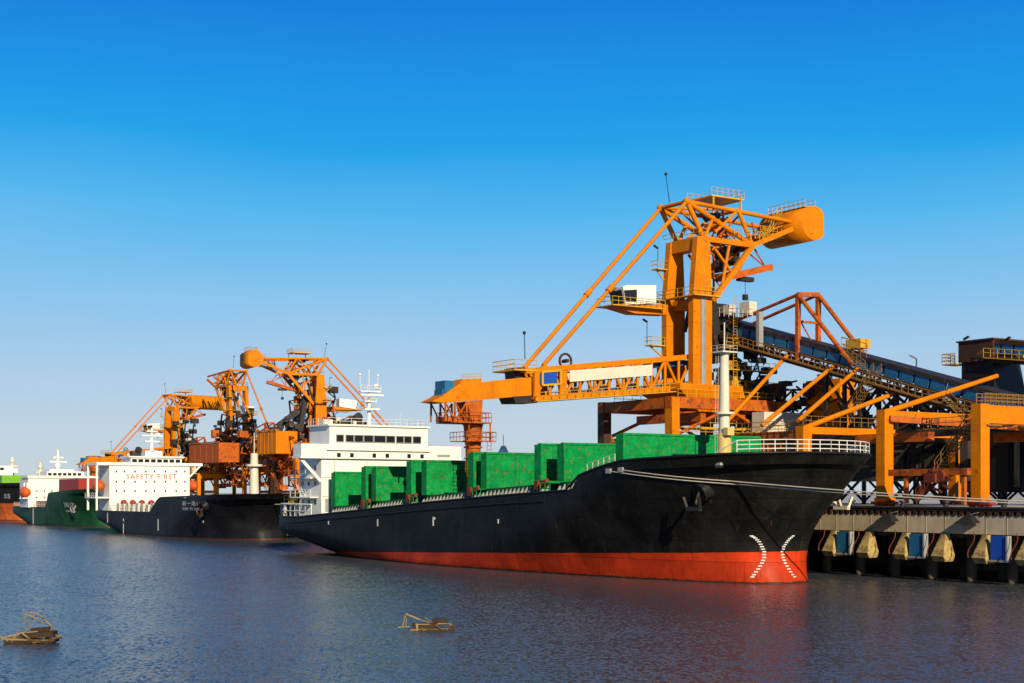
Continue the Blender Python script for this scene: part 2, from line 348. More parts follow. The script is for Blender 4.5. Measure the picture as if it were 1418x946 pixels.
# fenders under the quay edge
fs0 = -113.3; nf = 0
names = ['by the bow', 'second from the bow', 'third from the bow', 'fourth from the bow', 'second from photo right', 'at the photo right edge']
for i in range(6):
    s = fs0 + 5.05 * i
    r = thing('fender_bracket', 'tan wedge-shaped concrete fender bracket under quay edge, ' + names[i], 'fender', s, 116.4, 4.8, 'concrete brackets under the quay')
    mb = MB()
    mb.add([(-.28, .5, 0), (.28, .5, 0), (.28, -.1, 0), (-.28, -.1, 0), (-.85, .6, -2.1), (.85, .6, -2.1), (.8, -1.05, -2.2), (-.8, -1.05, -2.2), (-.7, .6, -2.75), (.7, .6, -2.75), (.7, -.7, -2.75), (-.7, -.7, -2.75)],
           [(0, 1, 2, 3), (0, 4, 5, 1), (1, 5, 6, 2), (2, 6, 7, 3), (3, 7, 4, 0), (4, 8, 9, 5), (5, 9, 10, 6), (6, 10, 11, 7), (7, 11, 8, 4), (11, 10, 9, 8)])
    mb.build('bracket', 'fender', r)
    mb = MB(); pts = [(-0.9 + 0.25 * math.sin(k), -0.6 - 0.12 * k, 0.3 - 0.42 * k) for k in range(7)]; mb.path(pts, 0.05)
    mb.build('chain', 'rustred', r)
bl = ['nearest the bow of the moored ship', 'in the middle of the visible quay', 'nearest the right edge of the photo']
for i in range(3):
    s = -111.4 + 10.15 * i
    r = thing('flat_fender', 'blue rectangular fender panel hung below the quay girder, ' + bl[i], 'fender', s, 116.2, 4.8, 'blue fender panels')
    mb = MB(); mb.bx(-.95, .95, -.35, .0, -2.35, -0.05); mb.build('panel', 'bluesign' if i == 2 else 'blue', r)
    mb = MB(); mb.bx(.96, 1.16, -.5, .1, -2.4, 0.0); mb.bx(-1.1, 1.16, -.42, .0, -2.55, -2.36); mb.build('frame', 'steel', r)
for i, s in enumerate((-105.6, -95.2)):
    r = thing('rubber_fender', ['black rubber fender under the quay edge, the one nearer the bow', 'black rubber fender under the quay edge, the one farther from the bow'][i], 'fender', s, 116.9, 6.0, 'rubber fenders')
    mb = MB(); mb.add([(-.3, -.05, .75), (.3, -.05, .75), (.3, -.5, .75), (-.3, -.5, .75), (-1.2, -.05, 0), (1.2, -.05, 0), (1.2, -1.2, -.1), (-1.2, -1.2, -.1)], [(0, 1, 2, 3), (7, 6, 5, 4), (0, 4, 5, 1), (1, 5, 6, 2), (2, 6, 7, 3), (3, 7, 4, 0)])
    mb.build('rubber_block', 'rubber', r)
    mb = MB(); mb.tube((0, -.1, .8), (1.0, -.1, 1.0), .05); mb.build('chain', 'steel', r)

# ------------------------------------------------------------------ ships
def make_hull(P):
    tc = P['tc']; G = [-0.22, -0.05, 0.0, 0.08, 0.18, 0.3, 0.42, 0.55, 0.68, 0.8, 0.9, 1.0]
    N = 90; fr = []
    for i in range(N + 1):
        t = i / N; fr.append(0.5 - 0.5 * math.cos(math.pi * t) if True else t)
    fr = [0.35 * f + 0.65 * i / N for i, f in enumerate(fr)]
    # extra resolution at bow and stern
    fr = sorted(set([round(x, 5) for x in fr] + [0.003, 0.008, 0.97, 0.975, 0.98, 0.985, 0.99, 0.994, 0.997, 0.999]))
    def level(g):
        e = max(0.0, g) ** 1.15; es = min(1, max(0, g) * 1.7)
        sa = lerp(P['sa'][0], P['sa'][1], es)
        sf = lerp(P['sf'][0], P['sf'][1], max(0, g) ** 1.8)
        if P.get('bulb'): sf -= 1.3 * math.sin(math.pi * min(1, max(0, g) / 0.75)) * (1 if g > 0 else 0)
        Le = lerp(P['Le'][0], P['Le'][1], e); pe = lerp(P['pe'][0], P['pe'][1], e)
        Lr = lerp(P['Lr'][0], P['Lr'][1], es); tr = lerp(P['tr'][0], P['tr'][1], es)
        B = P['B'] * (1.0 if g >= 0 else 0.97)
        def b(s):
            w = 1.0
            if s > sf - Le: x = (s - (sf - Le)) / Le; w = max(0, 1 - min(1, x) ** pe) ** 0.38
            if s < sa + Lr: x = (sa + Lr - s) / Lr; w = min(w, tr + (1 - tr) * math.sqrt(max(0, 1 - x ** 2)))
            return B * w
        return sa, sf, b
    Ld = level(1.0); mb = MB(); rows = []
    for f in fr:
        sd = lerp(Ld[0], Ld[1], f); zt = P['ztop'](sd); row = []
        for g in G:
            sa, sf, b = level(g); s = lerp(sa, sf, f)
            row.append((s, b(s), g * zt if g >= 0 else g * 8))
        rows.append(row)
    vs_ = []; fs = []; n = len(G)
    for row in rows:
        for (s, b, z) in row: vs_.append((s, tc - b, z))
        for (s, b, z) in row: vs_.append((s, tc + b, z))
    for i in range(len(rows) - 1):
        a, c = i * 2 * n, (i + 1) * 2 * n
        for k in range(n - 1):
            fs.append((a + k, c + k, c + k + 1, a + k + 1))
            fs.append((a + n + k, a + n + k + 1, c + n + k + 1, c + n + k))
    for k in range(n - 1): fs.append((k, k + 1, n + k + 1, n + k))
    mb.add(vs_, fs, True)
    top = [(row[-1][0], row[-1][1], row[-1][2]) for row in rows]
    return mb, top
def deck_mesh(top, tc, drop):
    mb = MB(); vs_ = []; fs = []
    for (s, b, z) in top:
        d = drop(s); vs_ += [(s, tc - max(0, b - 0.06), z - d), (s, tc + max(0, b - 0.06), z - d)]
    for i in range(len(top) - 1): fs.append((2 * i, 2 * i + 2, 2 * i + 3, 2 * i + 1))
    mb.add(vs_, fs); return mb
def bvh_of(mb): return BVHTree.FromPolygons([Vector(v) for v in mb.v], mb.f)
def side_hit(bv, s, z, far=False, t0=0):
    o = Vector((s, t0 - 80, z)); d = Vector((0, 1, 0))
    if far: o = Vector((s, t0 + 80, z)); d = Vector((0, -1, 0))
    h = bv.ray_cast(o, d); return h
def anchor(mb, p, sgn):      # stockless anchor hanging at a hawse pipe, outboard direction sgn along t
    p = Vector(p)
    mb.tube(p + Vector((0, 0, .6)), p + Vector((0, sgn * 0.7, -1.1)), .16, .14, 8)
    q = p + Vector((0, sgn * 0.75, -1.2))
    mb.bar(q - Vector((1.0, 0, 0)), q + Vector((1.0, 0, 0)), .4, .4)
    for k in (-1, 1): mb.bar(q + Vector((k * .95, 0, 0)), q + Vector((k * 1.15, sgn * .35, 1.15)), .3, .22)

# ---- the big black and red ship with open green hatches
OA = (-209.0, 101.5, 0.0); TC = 101.5
ztA = lambda s: pw([(-208, 5.3), (-194, 5.4), (-185, 5.95), (-156, 7.75), (-140, 8.6), (-125.2, 9.25), (-124.2, 10.7), (-120, 11.7), (-116.3, 12.25), (-107, 12.5), (-99, 12.8)], s)
PA = dict(tc=TC, B=12.0, sa=(-196.5, -205.0), sf=(-104.2, -99.4), Le=(48, 18), pe=(1.2, 3.4), Lr=(40, 16), tr=(0.12, 0.80), ztop=ztA, bulb=True)
shipA = thing('cargo_ship', 'large black and red bulk carrier with open green hatch covers moored in the foreground', 'ship', *OA)
hm, topA = make_hull(PA)
M['hullA'] = hull_mat('black_and_red_hull', (0.005, 0.0048, 0.005), (0.58, 0.045, 0.010), -0.05, 0.0315)
bvA = bvh_of(hm)
hullA = hm.build('hull', 'hullA', shipA, OA)
def dropA(s): return 1.05 if s > -116 else (0.15 if s < -126 else lerp(0.15, 1.05, (s + 126) / 10))
deck_mesh(topA, TC, dropA).build('deck', 'green_dark', shipA, OA)
mb = MB()
for sg in (-1, 1): mb.path([(s, TC + sg * b, z + 0.02) for (s, b, z) in topA[::2]] + [(topA[-1][0], TC, topA[-1][2] + .02)], 0.13, 6)
# rubbing strake
for z_ in (0.93,):
    pts = [(s, TC - b - 0.05, z * z_ - 0.35) for (s, b, z) in topA if -201 < s < -128]
    mb.path(pts[::2], 0.12, 5)
mb.build('bulwark_rail', 'black', shipA, OA)
# draught marks on both bows
for sg, xs in ((-1, [(1041, 742), (1046, 745), (1051, 750), (1055, 757), (1058, 764), (1058, 772), (1055, 780), (1050, 788), (1044, 796), (1040, 802)]),
               (1, [(1098, 742), (1093, 746), (1089, 751), (1085, 757), (1083, 764), (1084, 772), (1087, 780), (1092, 788), (1097, 796), (1103, 802)])):
    mb = MB(); pts = []
    for (a, b) in zip(xs, xs[1:]):
        for k in range(2): pts.append((lerp(a[0], b[0], k / 2), lerp(a[1], b[1], k / 2)))
    for (px, py) in pts:
        # hit the hull where that mark is painted
        d = Vector((A(px), 1, (HOR - py) / FPX)); o = Vector((0, 0, CAM_H))
        ol = Vector((0, 0, CAM_H)); dl = Vector((d.x * UX + d.y * UY, d.x * VX + d.y * VY, d.z)).normalized()
        loc, nor, idx, dist = bvA.ray_cast(ol, dl)
        if loc is None: continue
        if nor.dot(dl) > 0: nor = -nor
        r = nor.cross(Vector((0, 0, 1))).normalized(); u_ = r.cross(nor).normalized()
        if u_.z < 0: u_ = -u_
        c = loc + nor * 0.05; w, h = 0.20, 0.06
        mb.add([c - r * w - u_ * h, c + r * w - u_ * h, c + r * w + u_ * h, c - r * w + u_ * h], [(0, 1, 2, 3)])
    mb.build('draught_marks', 'marking', hullA, (0, 0, 0)) if False else mb.build('draught_marks', 'marking', shipA, OA)
# anchors and hawse bolsters
for sg in (-1, 1):
    loc = side_hit(bvA, -107.5, 9.0, sg > 0, TC)[0]
    an = MB(); anchor(an, loc + Vector((0, sg * .35, -.4)), sg); an.build('anchor', 'dark' if sg < 0 else 'cream', shipA, OA)
    mb = MB(); mb.tube(loc + Vector((0, -sg * .8, .5)), loc + Vector((0, sg * .5, -.1)), 1.2, .95, 14); mb.build('hawse_pipe', 'hullA', shipA, OA)
# side marks
mb = MB()
for (px, py, hh) in ((523, 724, .9), (600, 722, 1.1), (602, 718, .3), (455, 724, .5), (690, 722, .5)):
    p = PT(px, py, TC - 12.0); h = side_hit(bvA, p.x, p.z, False, TC)[0]
    mb = MB(); mb.bx(h.x - .12, h.x + .12, h.y - .05, h.y - .01, p.z - hh / 2, p.z + hh / 2); mb.build('load_mark', 'marking', shipA, OA)
# chocks on the bow bulwark
mb = MB()
for (s, z) in ((-104.5, 11.6), (-118.5, 11.2), (-116.5, 11.3)):
    h = side_hit(bvA, s, z, False, TC)[0]
    mb = MB(); mb.box((h.x, h.y - .05, h.z), (.75, .35, .5)); mb.build('mooring_chock', 'steel', shipA, OA)
# superstructure
HS = -190.0; HC = 101.0
def zA(y): return CAM_H + (HOR - y) * 215 / FPX
mb = MB(); mb.bx(-197.5, HS, HC - 9.6, HC + 9.6, 5.0, 13.9)
mb.bx(-200, -197.5, HC - 7.6, HC + 7.6, 5.0, 8.2)
sup = mb.build('superstructure', 'white', shipA, OA)
mb = MB(); mb.bx(-192.4, HS + 0.5, HC - 13.1, HC + 13.8, 13.92, 14.3); mb.bx(-192.2, HS + .5, HC - 13.0, HC + 13.7, 14.3, 16.0); mb.bx(-197, -192.4, HC - 9.6, HC + 9.6, 13.92, 15.9)
for sg in (-1, 1):
    mb.bar((HS - .3, HC + sg * 12.8, 13.9), (HS - .3, HC + sg * 9.6, 10.6), .35, .45)
mb.build('bridge_wing', 'white', shipA, OA)
mb = MB(); mb.bx(-196.5, HS + 0.2, HC - 8.4, HC + 8.0, 16.02, 18.7); mb.bx(-196.8, HS + .5, HC - 8.8, HC + 8.3, 18.7, 18.95)
wh = mb.build('wheelhouse', 'white', shipA, OA)
wpx = [(466, 475), (479, 489), (491, 502), (504, 516), (518, 533), (535, 546), (549, 558), (560, 569), (572, 582)]
for a, b in wpx:
    p, q = PS(a, 608, HS + .2), PS(b, 608, HS + .2)
    mb = MB(); mb.bx(HS + .19, HS + .26, p.y, q.y, 16.45, 17.35); wo_ = mb.build('window', 'glass', wh, OA)
    mb = MB()
    for (y0, y1, z0, z1) in ((p.y - .1, q.y + .1, 17.36, 17.46), (p.y - .1, q.y + .1, 16.34, 16.44), (p.y - .1, p.y - .01, 16.44, 17.36), (q.y + .01, q.y + .1, 16.44, 17.36)): mb.bx(HS + .2, HS + .33, y0, y1, z0, z1)
    mb.build('window_frame', 'steel', wh, OA)
mb = MB(); mb.bx(HS + .5, HS + .56, HC - 9, HC + 8.2, 15.0, 15.14); mb.build('dark_stripe', 'dark', sup, OA)
for px in (467, 485, 516, 534, 564, 582):
    p = PS(px, 634, HS)
    mb = MB(); mb.bx(HS + .51, HS + .57, p.y - .28, p.y + .28, 14.15, 14.75); mb.build('porthole', 'glass', sup, OA)
mb = MB()
for tt in (-7.5, -2.2, 6.2): mb.tube((HS + .1, HC + tt, 6), (HS + .1, HC + tt, 13.85), .07, .07, 6)
for zz in (8.4, 11.2): mb.bx(HS, HS + .12, HC - 9.5, HC + 9.5, zz, zz + .08)
mb.build('drain_pipes', 'cream', sup, OA)
for tt in (-8.6, 8.6):
    mb = MB(); mb.bx(HS, HS + .07, HC + tt - .4, HC + tt + .4, 6.2, 8.1); mb.build('door', 'steel', sup, OA)
mb = MB(); mb.box((-195.4, HC - 6.2, 19.4), (1.6, 1.4, .9)); mb.build('roof_vent', 'cream', wh, OA)
mb = MB(); mb.tube((-193, HC + 5, 18.95), (-193, HC + 5, 21), .05, .05, 5); mb.build('aerial', 'cream', wh, OA)
mb = MB(); mb.tube((-192, HC - 3.2, 18.95), (-192, HC - 3.2, 19.6), .3, .3, 8); mb.build('roof_vent', 'cream', wh, OA)
mb = MB(); p = PS(612, 632, HS); mb.bx(HS + .51, HS + .57, p.y - 1.1, p.y + 1.1, 14.4, 14.75); mb.build('nameboard', 'steel', sup, OA)
for k, s_ in enumerate((-192.0, -194.2, -196.4)):
    for z_ in (7.6, 10.3, 12.6):
        mb = MB(); mb.bx(s_ - .3, s_ + .3, HC - 9.66, HC - 9.6, z_ - .3, z_ + .3); mb.build('porthole', 'glass', sup, OA)
mb = MB()
for z_ in (8.2, 11.0): mb.bx(-198, HS - 1, HC - 10.9, HC - 9.6, z_, z_ + .15); mb.rail([(-198, HC - 10.85, z_ + .15), (HS - 1, HC - 10.85, z_ + .15)])
mb.ladder((-197, HC - 10.5, 5.4), (-194, HC - 10.5, 8.2), (0, 1, 0)); mb.ladder((-194, HC - 10.5, 8.3), (-197, HC - 10.5, 11), (0, 1, 0))
mb.build('side_gallery', 'white', shipA, OA)
mb = MB(); mb.rail([(-196.5, HC - 8.6, 18.95), (HS + .3, HC - 8.6, 18.95), (HS + .3, HC + 8.1, 18.95), (-196.5, HC + 8.1, 18.95)], 0.9, 1.8, .035)
mb.build('bridge_railing', 'white', shipA, OA)
mb = MB(); c = PS(511, 588, -194); t_ = c.y
mb.tube((-194, t_, 18.9), (-194, t_, 24.0), .36, .2, 10); mb.tube((-194, t_, 24), (-194, t_, 27.5), .07, .05, 6)
for z_, w in ((22.6, 2.0), (24.1, 3.4)): mb.bx(-194.6, -193.4, t_ - w / 2, t_ + w / 2, z_, z_ + .18); mb.rail([(-193.4, t_ - w / 2, z_ + .18), (-193.4, t_ + w / 2, z_ + .18)], .8, 1, .04)
mb.bx(-193.2, -192.9, t_ - 1.9, t_ + 1.9, 23.5, 23.75); mb.bx(-193.2, -192.9, t_ - 1.2, t_ + 1.2, 21.4, 21.65)
for d in (-1.5, 1.5): mb.tube((-194, t_ + d, 24.1), (-194, t_ + d, 26.6), .05, .05, 5); mb.ball((-194, t_ + d, 26.7), .2)
mb.ball((-194, t_ + 1.2, 25), .45)
mb.build('radar_mast', 'white', shipA, OA)
mb = MB()
for px, w, h in ((476, 1.2, .9), (487, .9, 1.1), (495, 1.4, 1.6), (505, 1.2, .8)):
    p = PS(px, 588, -196); mb.bx(-197, -195.6, p.y - w / 2, p.y + w / 2, 18.95, 18.95 + h)
p = PS(494, 582, -196); mb.tube((-196.5, p.y, 20.2), (-195.3, p.y, 20.5), .55, .65, 10)
mb.build('roof_equipment', 'dark', shipA, OA)
mb = MB(); mb.bx(-202.6, -199.2, 99, 104.5, 5.2, 15.0); mb.bx(-202.8, -199, 98.8, 104.7, 15.0, 15.6); mb.build('funnel', 'yellow', shipA, OA)
# poop rails and deck gear
mb = MB(); zz = 5.35
pts = [(s, TC - b + .3, 5.3) for (s, b, z) in topA if s < -189.5][::2]
mb.rail(pts, 1.9, 2.0, .08); mb.path([(p[0], p[1], 7.25) for p in pts], .14)
mb.bx(-203.5, -198.5, TC - 10, TC - 8.2, 7.2, 7.4)
for s_ in (-203.3, -201, -199): mb.bx(s_ - .15, s_ + .15, TC - 10, TC - 9.7, 5.3, 7.2)
mb.build('stern_railing', 'white', shipA, OA)
mb = MB(); mb.bx(-201.8, -200.8, TC - 9.8, TC - 8.8, 7.4, 9.3); mb.rail([(-203.4, TC - 9.9, 7.4), (-198.6, TC - 9.9, 7.4)], 1.1); mb.build('stern_winch', 'yellow', shipA, OA)
# hatches
zdeck = lambda s: ztA(s) - 0.15
NE, FE = 92.0, 111.3
hatches = [(-186.8, -177.4), (-174.4, -164.6), (-160.6, -149.2), (-146.2, -134.7), (-130.2, -119.5)]
ztopc = lambda s: 11.7 + (s + 186.8) * 0.0435 + (0.3 if s < -150 else 0.35)
for hi, (a, b) in enumerate(hatches):
    mb = MB(); c0 = NE + .4; c1 = FE - .4
    za, zb = ztA(a) , min(ztA(b), 9.3)
    def wallp(s0, t0_, s1, t1_, th):
        z0, z1 = ztA(min(s0, -126)), ztA(min(s1, -126))
        d = Vector((s1 - s0, t1_ - t0_, 0)).normalized(); n = Vector((-d.y, d.x, 0)) * th
        q = [Vector((s0, t0_, z0 - .3)), Vector((s1, t1_, z1 - .3)), Vector((s1, t1_, z1 + 1.15)), Vector((s0, t0_, z0 + 1.15))]
        mb.prism(q, n)
    wallp(a - 1.2, c0, b + 1.2, c0, .25); wallp(a - 1.2, c1, b + 1.2, c1, -.25)
    wallp(a - 1.2, c0 + .3, a - 1.2, c1 - .3, .25); wallp(b + 1.2, c0 + .3, b + 1.2, c1 - .3, .25)
    co = mb.build('hatch_coaming', 'green_dark', shipA, OA)
    mb = MB(); n = int((b - a + 2.4) / 0.85)
    for k in range(n + 1):
        s_ = a - 1.1 + k * 0.85; z_ = ztA(min(s_, -126))
        mb.prism([(s_, c0 - .02, z_ - .1), (s_, c0 - .75, z_ - .1), (s_, c0 - .02, z_ + .95)], (.09, 0, 0))
    mb.build('coaming_stays', 'steel', co, OA)
    for e, s_ in ((0, a), (1, b)):
        zt = ztopc(s_); zb_ = ztA(min(s_, -126)) + (1.2 if e == 0 else 1.5)
        mb = MB(); face = s_
        zt2 = zt + (0.25 if e else 0)
        for (f0, f1, dz) in ((face - .55, face, 0), (face - 1.2, face - .65, -.15)):
            mb.bx(f0, f1, NE, FE, zb_, zt2 + dz)
            for tt in (NE, FE - .22): mb.bx(f1, f1 + .10, tt, tt + .22, zb_, zt2 + dz - .02)
            for zz in (zb_ + .01, zt2 + dz - .24): mb.bx(f1, f1 + .10, NE + .23, FE - .23, zz, zz + .22)
            for q_ in (1, 2, 3): tq = lerp(NE, FE, q_ / 4); mb.bx(f1, f1 + .05, tq - .05, tq + .05, zb_ + .24, zt2 + dz - .25)
            for q_ in range(9): tq = lerp(NE + .8, FE - .8, q_ / 8); mb.bx(f1 + .1, f1 + .2, tq - .12, tq + .12, zb_ + .04, zb_ + .34)
            mb.bx(f1, f1 + .04, NE + .23, FE - .23, lerp(zb_, zt2 + dz, .5) - .04, lerp(zb_, zt2 + dz, .5) + .04)
        mb.build('hatch_cover', 'green', shipA, OA)
    # hinge gear between the stacks
    mb = MB(); mb.bx(b - .9, b - .2, NE - .3, NE + .6, ztA(min(b, -126)) + .5, ztA(min(b, -126)) + 1.5)
    mb.tube((b + .2, NE - .1, ztA(min(b, -126)) + .9), (b + 1.5, NE - .1, ztA(min(b, -126)) + 1.5), .3, .3, 8)
    mb.build('hatch_hinge', 'rustred', co, OA)
    mb = MB(); s_ = b + 1.6; z_ = ztA(min(b, -126))
    mb.rail([(b + 1.3, NE - .9, z_), (b + 3.2, NE - .9, z_)], 1.2, .9, .06); mb.build('deck_railing', 'green', shipA, OA)
# foremast, forecastle rail
mb = MB(); p = PS(1003, 632, -121.5); p = PT(1003, 632, 101.5); q = p.x
ztp = PT(1003, 489, 101.5).z
mb.tube((q, TC, 11.2), (q, TC, ztp), .64, .46, 16); mb.bx(q - .9, q + .9, TC - 1.0, TC + 1.0, ztp, ztp + .15)
mb.tube((q, TC, ztp), (q, TC, ztp + 3.2), .09, .07, 6); zz = PT(1003, 574, 101.5).z
mb.tube((q, TC, zz), (q, TC, zz + .25), 1.05, 1.05, 14); mb.rail([(q - .9, TC - 1.0, ztp + .15), (q + .9, TC - 1.0, ztp + .15), (q + .9, TC + 1.0, ztp + .15)], .6, 1.2, .025)
mb.ladder((q - .2, TC - .95, 11.5), (q - .2, TC - .8, ztp), (1, 0, 0), .4, .4, .025)
fm = mb.build('foremast', 'cream', shipA, OA)
mb = MB(); mb.tube((q, TC, 11.15), (q, TC, PT(1003, 600, 101.5).z), 0.78, .74, 16); mb.box((q + .9, TC - .2, PT(1003, 598, 101.5).z), (.7, .9, .8)); mb.build('mast_base', 'mastyellow', fm, OA)
mb = MB(); fp = []
for (s, b, z) in topA:
    if s > -115.5: fp.append((s, b - .25, z))
near = [(s, TC - b, z) for (s, b, z) in fp]; farp = [(s, TC + b, z) for (s, b, z) in fp][::-1]
sel = [p for p in near if p[0] > -103.4] + [p for p in farp if p[0] > -108]
sel = [p for i, p in enumerate(sel) if i % 3 == 0 or i == len(sel) - 1]
mb.rail(sel, 1.25, 1.4, .05, 2)
a_ = Vector(sel[0]); mb.tube(a_ + Vector((0, 0, 1.25)), a_ + Vector((-2.6, -.4, 0.1)), .05, .05, 5)
b_ = Vector(sel[-1]); mb.tube(b_ + Vector((0, 0, 1.25)), b_ + Vector((-2.6, .4, 0.1)), .05, .05, 5)
mb.build('forecastle_railing', 'white', shipA, OA)
mb = MB(); pn = [(s, TC - b + .2, z) for (s, b, z) in topA if -122.8 < s < -117.5]
mb.rail([(pn[0][0], pn[0][1], pn[0][2]), (pn[-1][0], pn[-1][1], pn[-1][2])], .9, 1.0, .05); mb.build('step_railing', 'cream', shipA, OA)
mb = MB()
for (s, t) in ((-114, 96.5), (-112, 99), (-113, 105), (-109, 103)): mb.tube((s, t, 11.3), (s, t, 12.6), .35, .35, 10); mb.tube((s, t + .9, 11.3), (s, t + .9, 12.6), .35, .35, 10)
mb.tube((-116, 96, 12.2), (-116, 98.5, 12.2), .8, .8, 12); mb.build('windlass', 'dark', shipA, OA)
mb = MB(); p = PT(697, 612, 111); mb.tube((p.x, 111, 8), (p.x, 111, 14.4), .5, .5, 8); mb.tube((p.x, 111, 14.4), (p.x, 111, 15.6), .9, .3, 8); mb.tube((p.x, 111, 15.5), (p.x, 111, 17.2), .05, .05, 5); mb.build('ventilator', 'white', shipA, OA)

# ---- generic farther ship
def far_ship(label, O, P, hullmat, step_s, fore_drop=1.0, deckmat='dark'):
    r = thing('cargo_ship', label, 'ship', *O, group='ships moored beyond the foreground ship')
    hm_, top = make_hull(P); bv = bvh_of(hm_); hm_.build('hull', hullmat, r, O)
    deck_mesh(top, P['tc'], lambda s: fore_drop if s > step_s else .15).build('deck', deckmat, r, O)
    return r, top, bv
# ---- second ship: navy hull, white house, SAFETY FIRST
OB = (-333.0, 111.0, 0.0); tb = 111.0
ztB = lambda s: pw([(-336, 5.0), (-296, 4.9), (-292.5, 5.0), (-288, 7.6), (-286, 8.1), (-245, 8.8)], s)
PB = dict(tc=tb, B=9.6, sa=(-327, -333), sf=(-252, -246), Le=(32, 17), pe=(1.25, 2.6), Lr=(25, 12), tr=(.15, .8), ztop=ztB, bulb=True)
M['hullB'] = hull_mat('navy_hull', (0.006, 0.006, 0.009), (0.16, 0.03, 0.015), -0.1, 0.006, 0.25)
shipB, topB, bvB = far_ship('dark navy cargo ship with white house lettered SAFETY FIRST behind the foreground ship', OB, PB, 'hullB', -287)
HB = -321.5; HCb = 111.5
zB = lambda y: CAM_H + (HOR - y) * 330 / FPX
mb = MB(); mb.bx(-329, HB, HCb - 9.3, HCb + 9.5, 4.8, zB(645)); supB = mb.build('superstructure', 'white', shipB, OB)
mb = MB(); mb.bx(-328, HB + .4, HCb - 12.3, HCb + 12.5, zB(645) + .01, zB(641))
mb.bx(-327, HB + .3, HCb - 4.5, HCb + 7.5, zB(641) + .01, zB(634)); mb.bx(-327.3, HB + .7, HCb - 5, HCb + 8, zB(634) + .01, zB(632))
mb.bx(-326, HB - 1.5, HCb - .5, HCb + 3.5, zB(632) + .01, zB(624)); whB = mb.build('wheelhouse', 'white', shipB, OB)
for k in range(8):
    t = HCb - 4.2 + k * 1.46
    mb = MB(); mb.bx(HB + .29, HB + .36, t, t + 1.1, zB(640.4), zB(636)); mb.build('window', 'glass', whB, OB)
for y_ in (653, 667, 680):
    for px in (161, 172, 187, 202, 214, 229, 244, 256):
        p = PS(px, y_, HB); mb = MB(); mb.bx(HB, HB + .06, p.y - .16, p.y + .16, p.z - .22, p.z + .22); mb.build('porthole', 'glass', supB, OB)
p = PS(210, 660.5, HB); tm = text_mesh('SAFETY FIRST', 1.75, lambda x, y: (HB + .07, p.y + x, p.z + y), 1.15); tm.build('lettering', 'text_red', supB, OB)
mb = MB(); mb.bx(-328, HB + .3, HCb - 12.6, HCb - 9.5, zB(690), zB(688)); mb.rail([(-329, HCb - 12.5, zB(690)), (HB, HCb - 12.5, zB(690))], 1.2)
for s_, z0, z1 in ((-328, 5, zB(645)), (HB, 5, zB(645))): mb.bx(s_ - .2, s_ + .2, HCb - 12.4, HCb - 12, z0, z1)
mb.rail([(-332, tb - 8.5, 5), (-300, tb - 9.5, 5)], 1.1, 2, .05)
mb.bar((HB, HCb + 12, zB(645)), (HB, HCb + 9.5, zB(660)), .3, .4)
mb.build('side_gallery', 'white', shipB, OB)
for sg in (-1, 1):
    mb = MB(); c = (-324, HCb + sg * 11.0, zB(673)); mb.ball(c, 1.4, 12, (1.7, .9, 1)); mb.build('lifeboat', 'lifeboat', shipB, OB)
mb = MB(); c = PS(210, 620, -323).y; mb.tube((-323, c, zB(624)), (-323, c, zB(592)), .5, .2, 8)
for y_, w in ((604, 5), (612, 3.5), (598, 2.5)): mb.bx(-323.5, -322.5, c - w / 2, c + w / 2, zB(y_), zB(y_) + .3)
mb.ball((-323, c + 1.5, zB(602)), .6); mb.build('radar_mast', 'white', shipB, OB)
mb = MB(); mb.box((-324, c - 3.5, zB(629)), (2, 2, 1.4)); mb.tube((-324, c - 3, zB(627)), (-323, c - 3, zB(622)), .8, .8); mb.build('roof_equipment', 'dark', shipB, OB)
mb = MB(); 
for k in range(9): mb.bx(-318 + k * 3.2, -316.3 + k * 3.2, tb - 8.3, tb - 6.8, 4.9, 6.4 + .6 * random.random())
mb.bx(-318, -290, tb - 6.5, tb + 6.5, 4.9, 6.6); mb.build('hatch_coaming', 'cream', shipB, OB)
mb = MB()
for k in range(5): mb.ball((-316 + k * 6, tb - 7.3, 6.7), .7)
mb.build('deck_fittings', 'red', shipB, OB)
mb = MB(); p = PT(352, 675, tb); zt = PT(352, 628, tb).z; mb.tube((p.x, tb, 7.5), (p.x, tb, zt), .95, .7, 12); z1 = PT(352, 646, tb).z; mb.tube((p.x, tb, z1), (p.x, tb, z1 + .4), 1.6, 1.6, 12); mb.tube((p.x, tb, zt), (p.x, tb, zt + 4), .12, .08, 6); mb.build('foremast', 'cream', shipB, OB)
def hull_text(body, size, px, py, bv, tc, B, ship, O, spacing=1.0, wide=2.2):
    p = PT(px, py, tc - B)
    def fx(x, y):
        x *= wide; h = bv.ray_cast(Vector((p.x + x, tc - 80, p.z + y)), Vector((0, 1, 0)))[0]
        return (p.x + x, (h.y if h else tc - B) - .06, p.z + y)
    text_mesh(body, size, fx, spacing).build('lettering', 'marking', ship, O)
hull_text('新一海11', 1.05, 274, 698, bvB, tb, 8.3, shipB, OB, 1.1)
hull_text('XIN YI HAI', 0.8, 273, 705, bvB, tb, 8.3, shipB, OB, 1.05)
for sg in (-1,):
    loc = side_hit(bvB, -262, 6.2, False, tb)[0]
    mb = MB(); mb.tube(loc + Vector((0, .6, .7)), loc + Vector((0, -.8, -.1)), 1.3, 1.0, 14); mb.build('hawse_pipe', 'hullB', shipB, OB)
    mb = MB(); anchor(mb, loc + Vector((0, -.5, -.3)), -1); mb.build('anchor', 'brown', shipB, OB)
mb = MB()
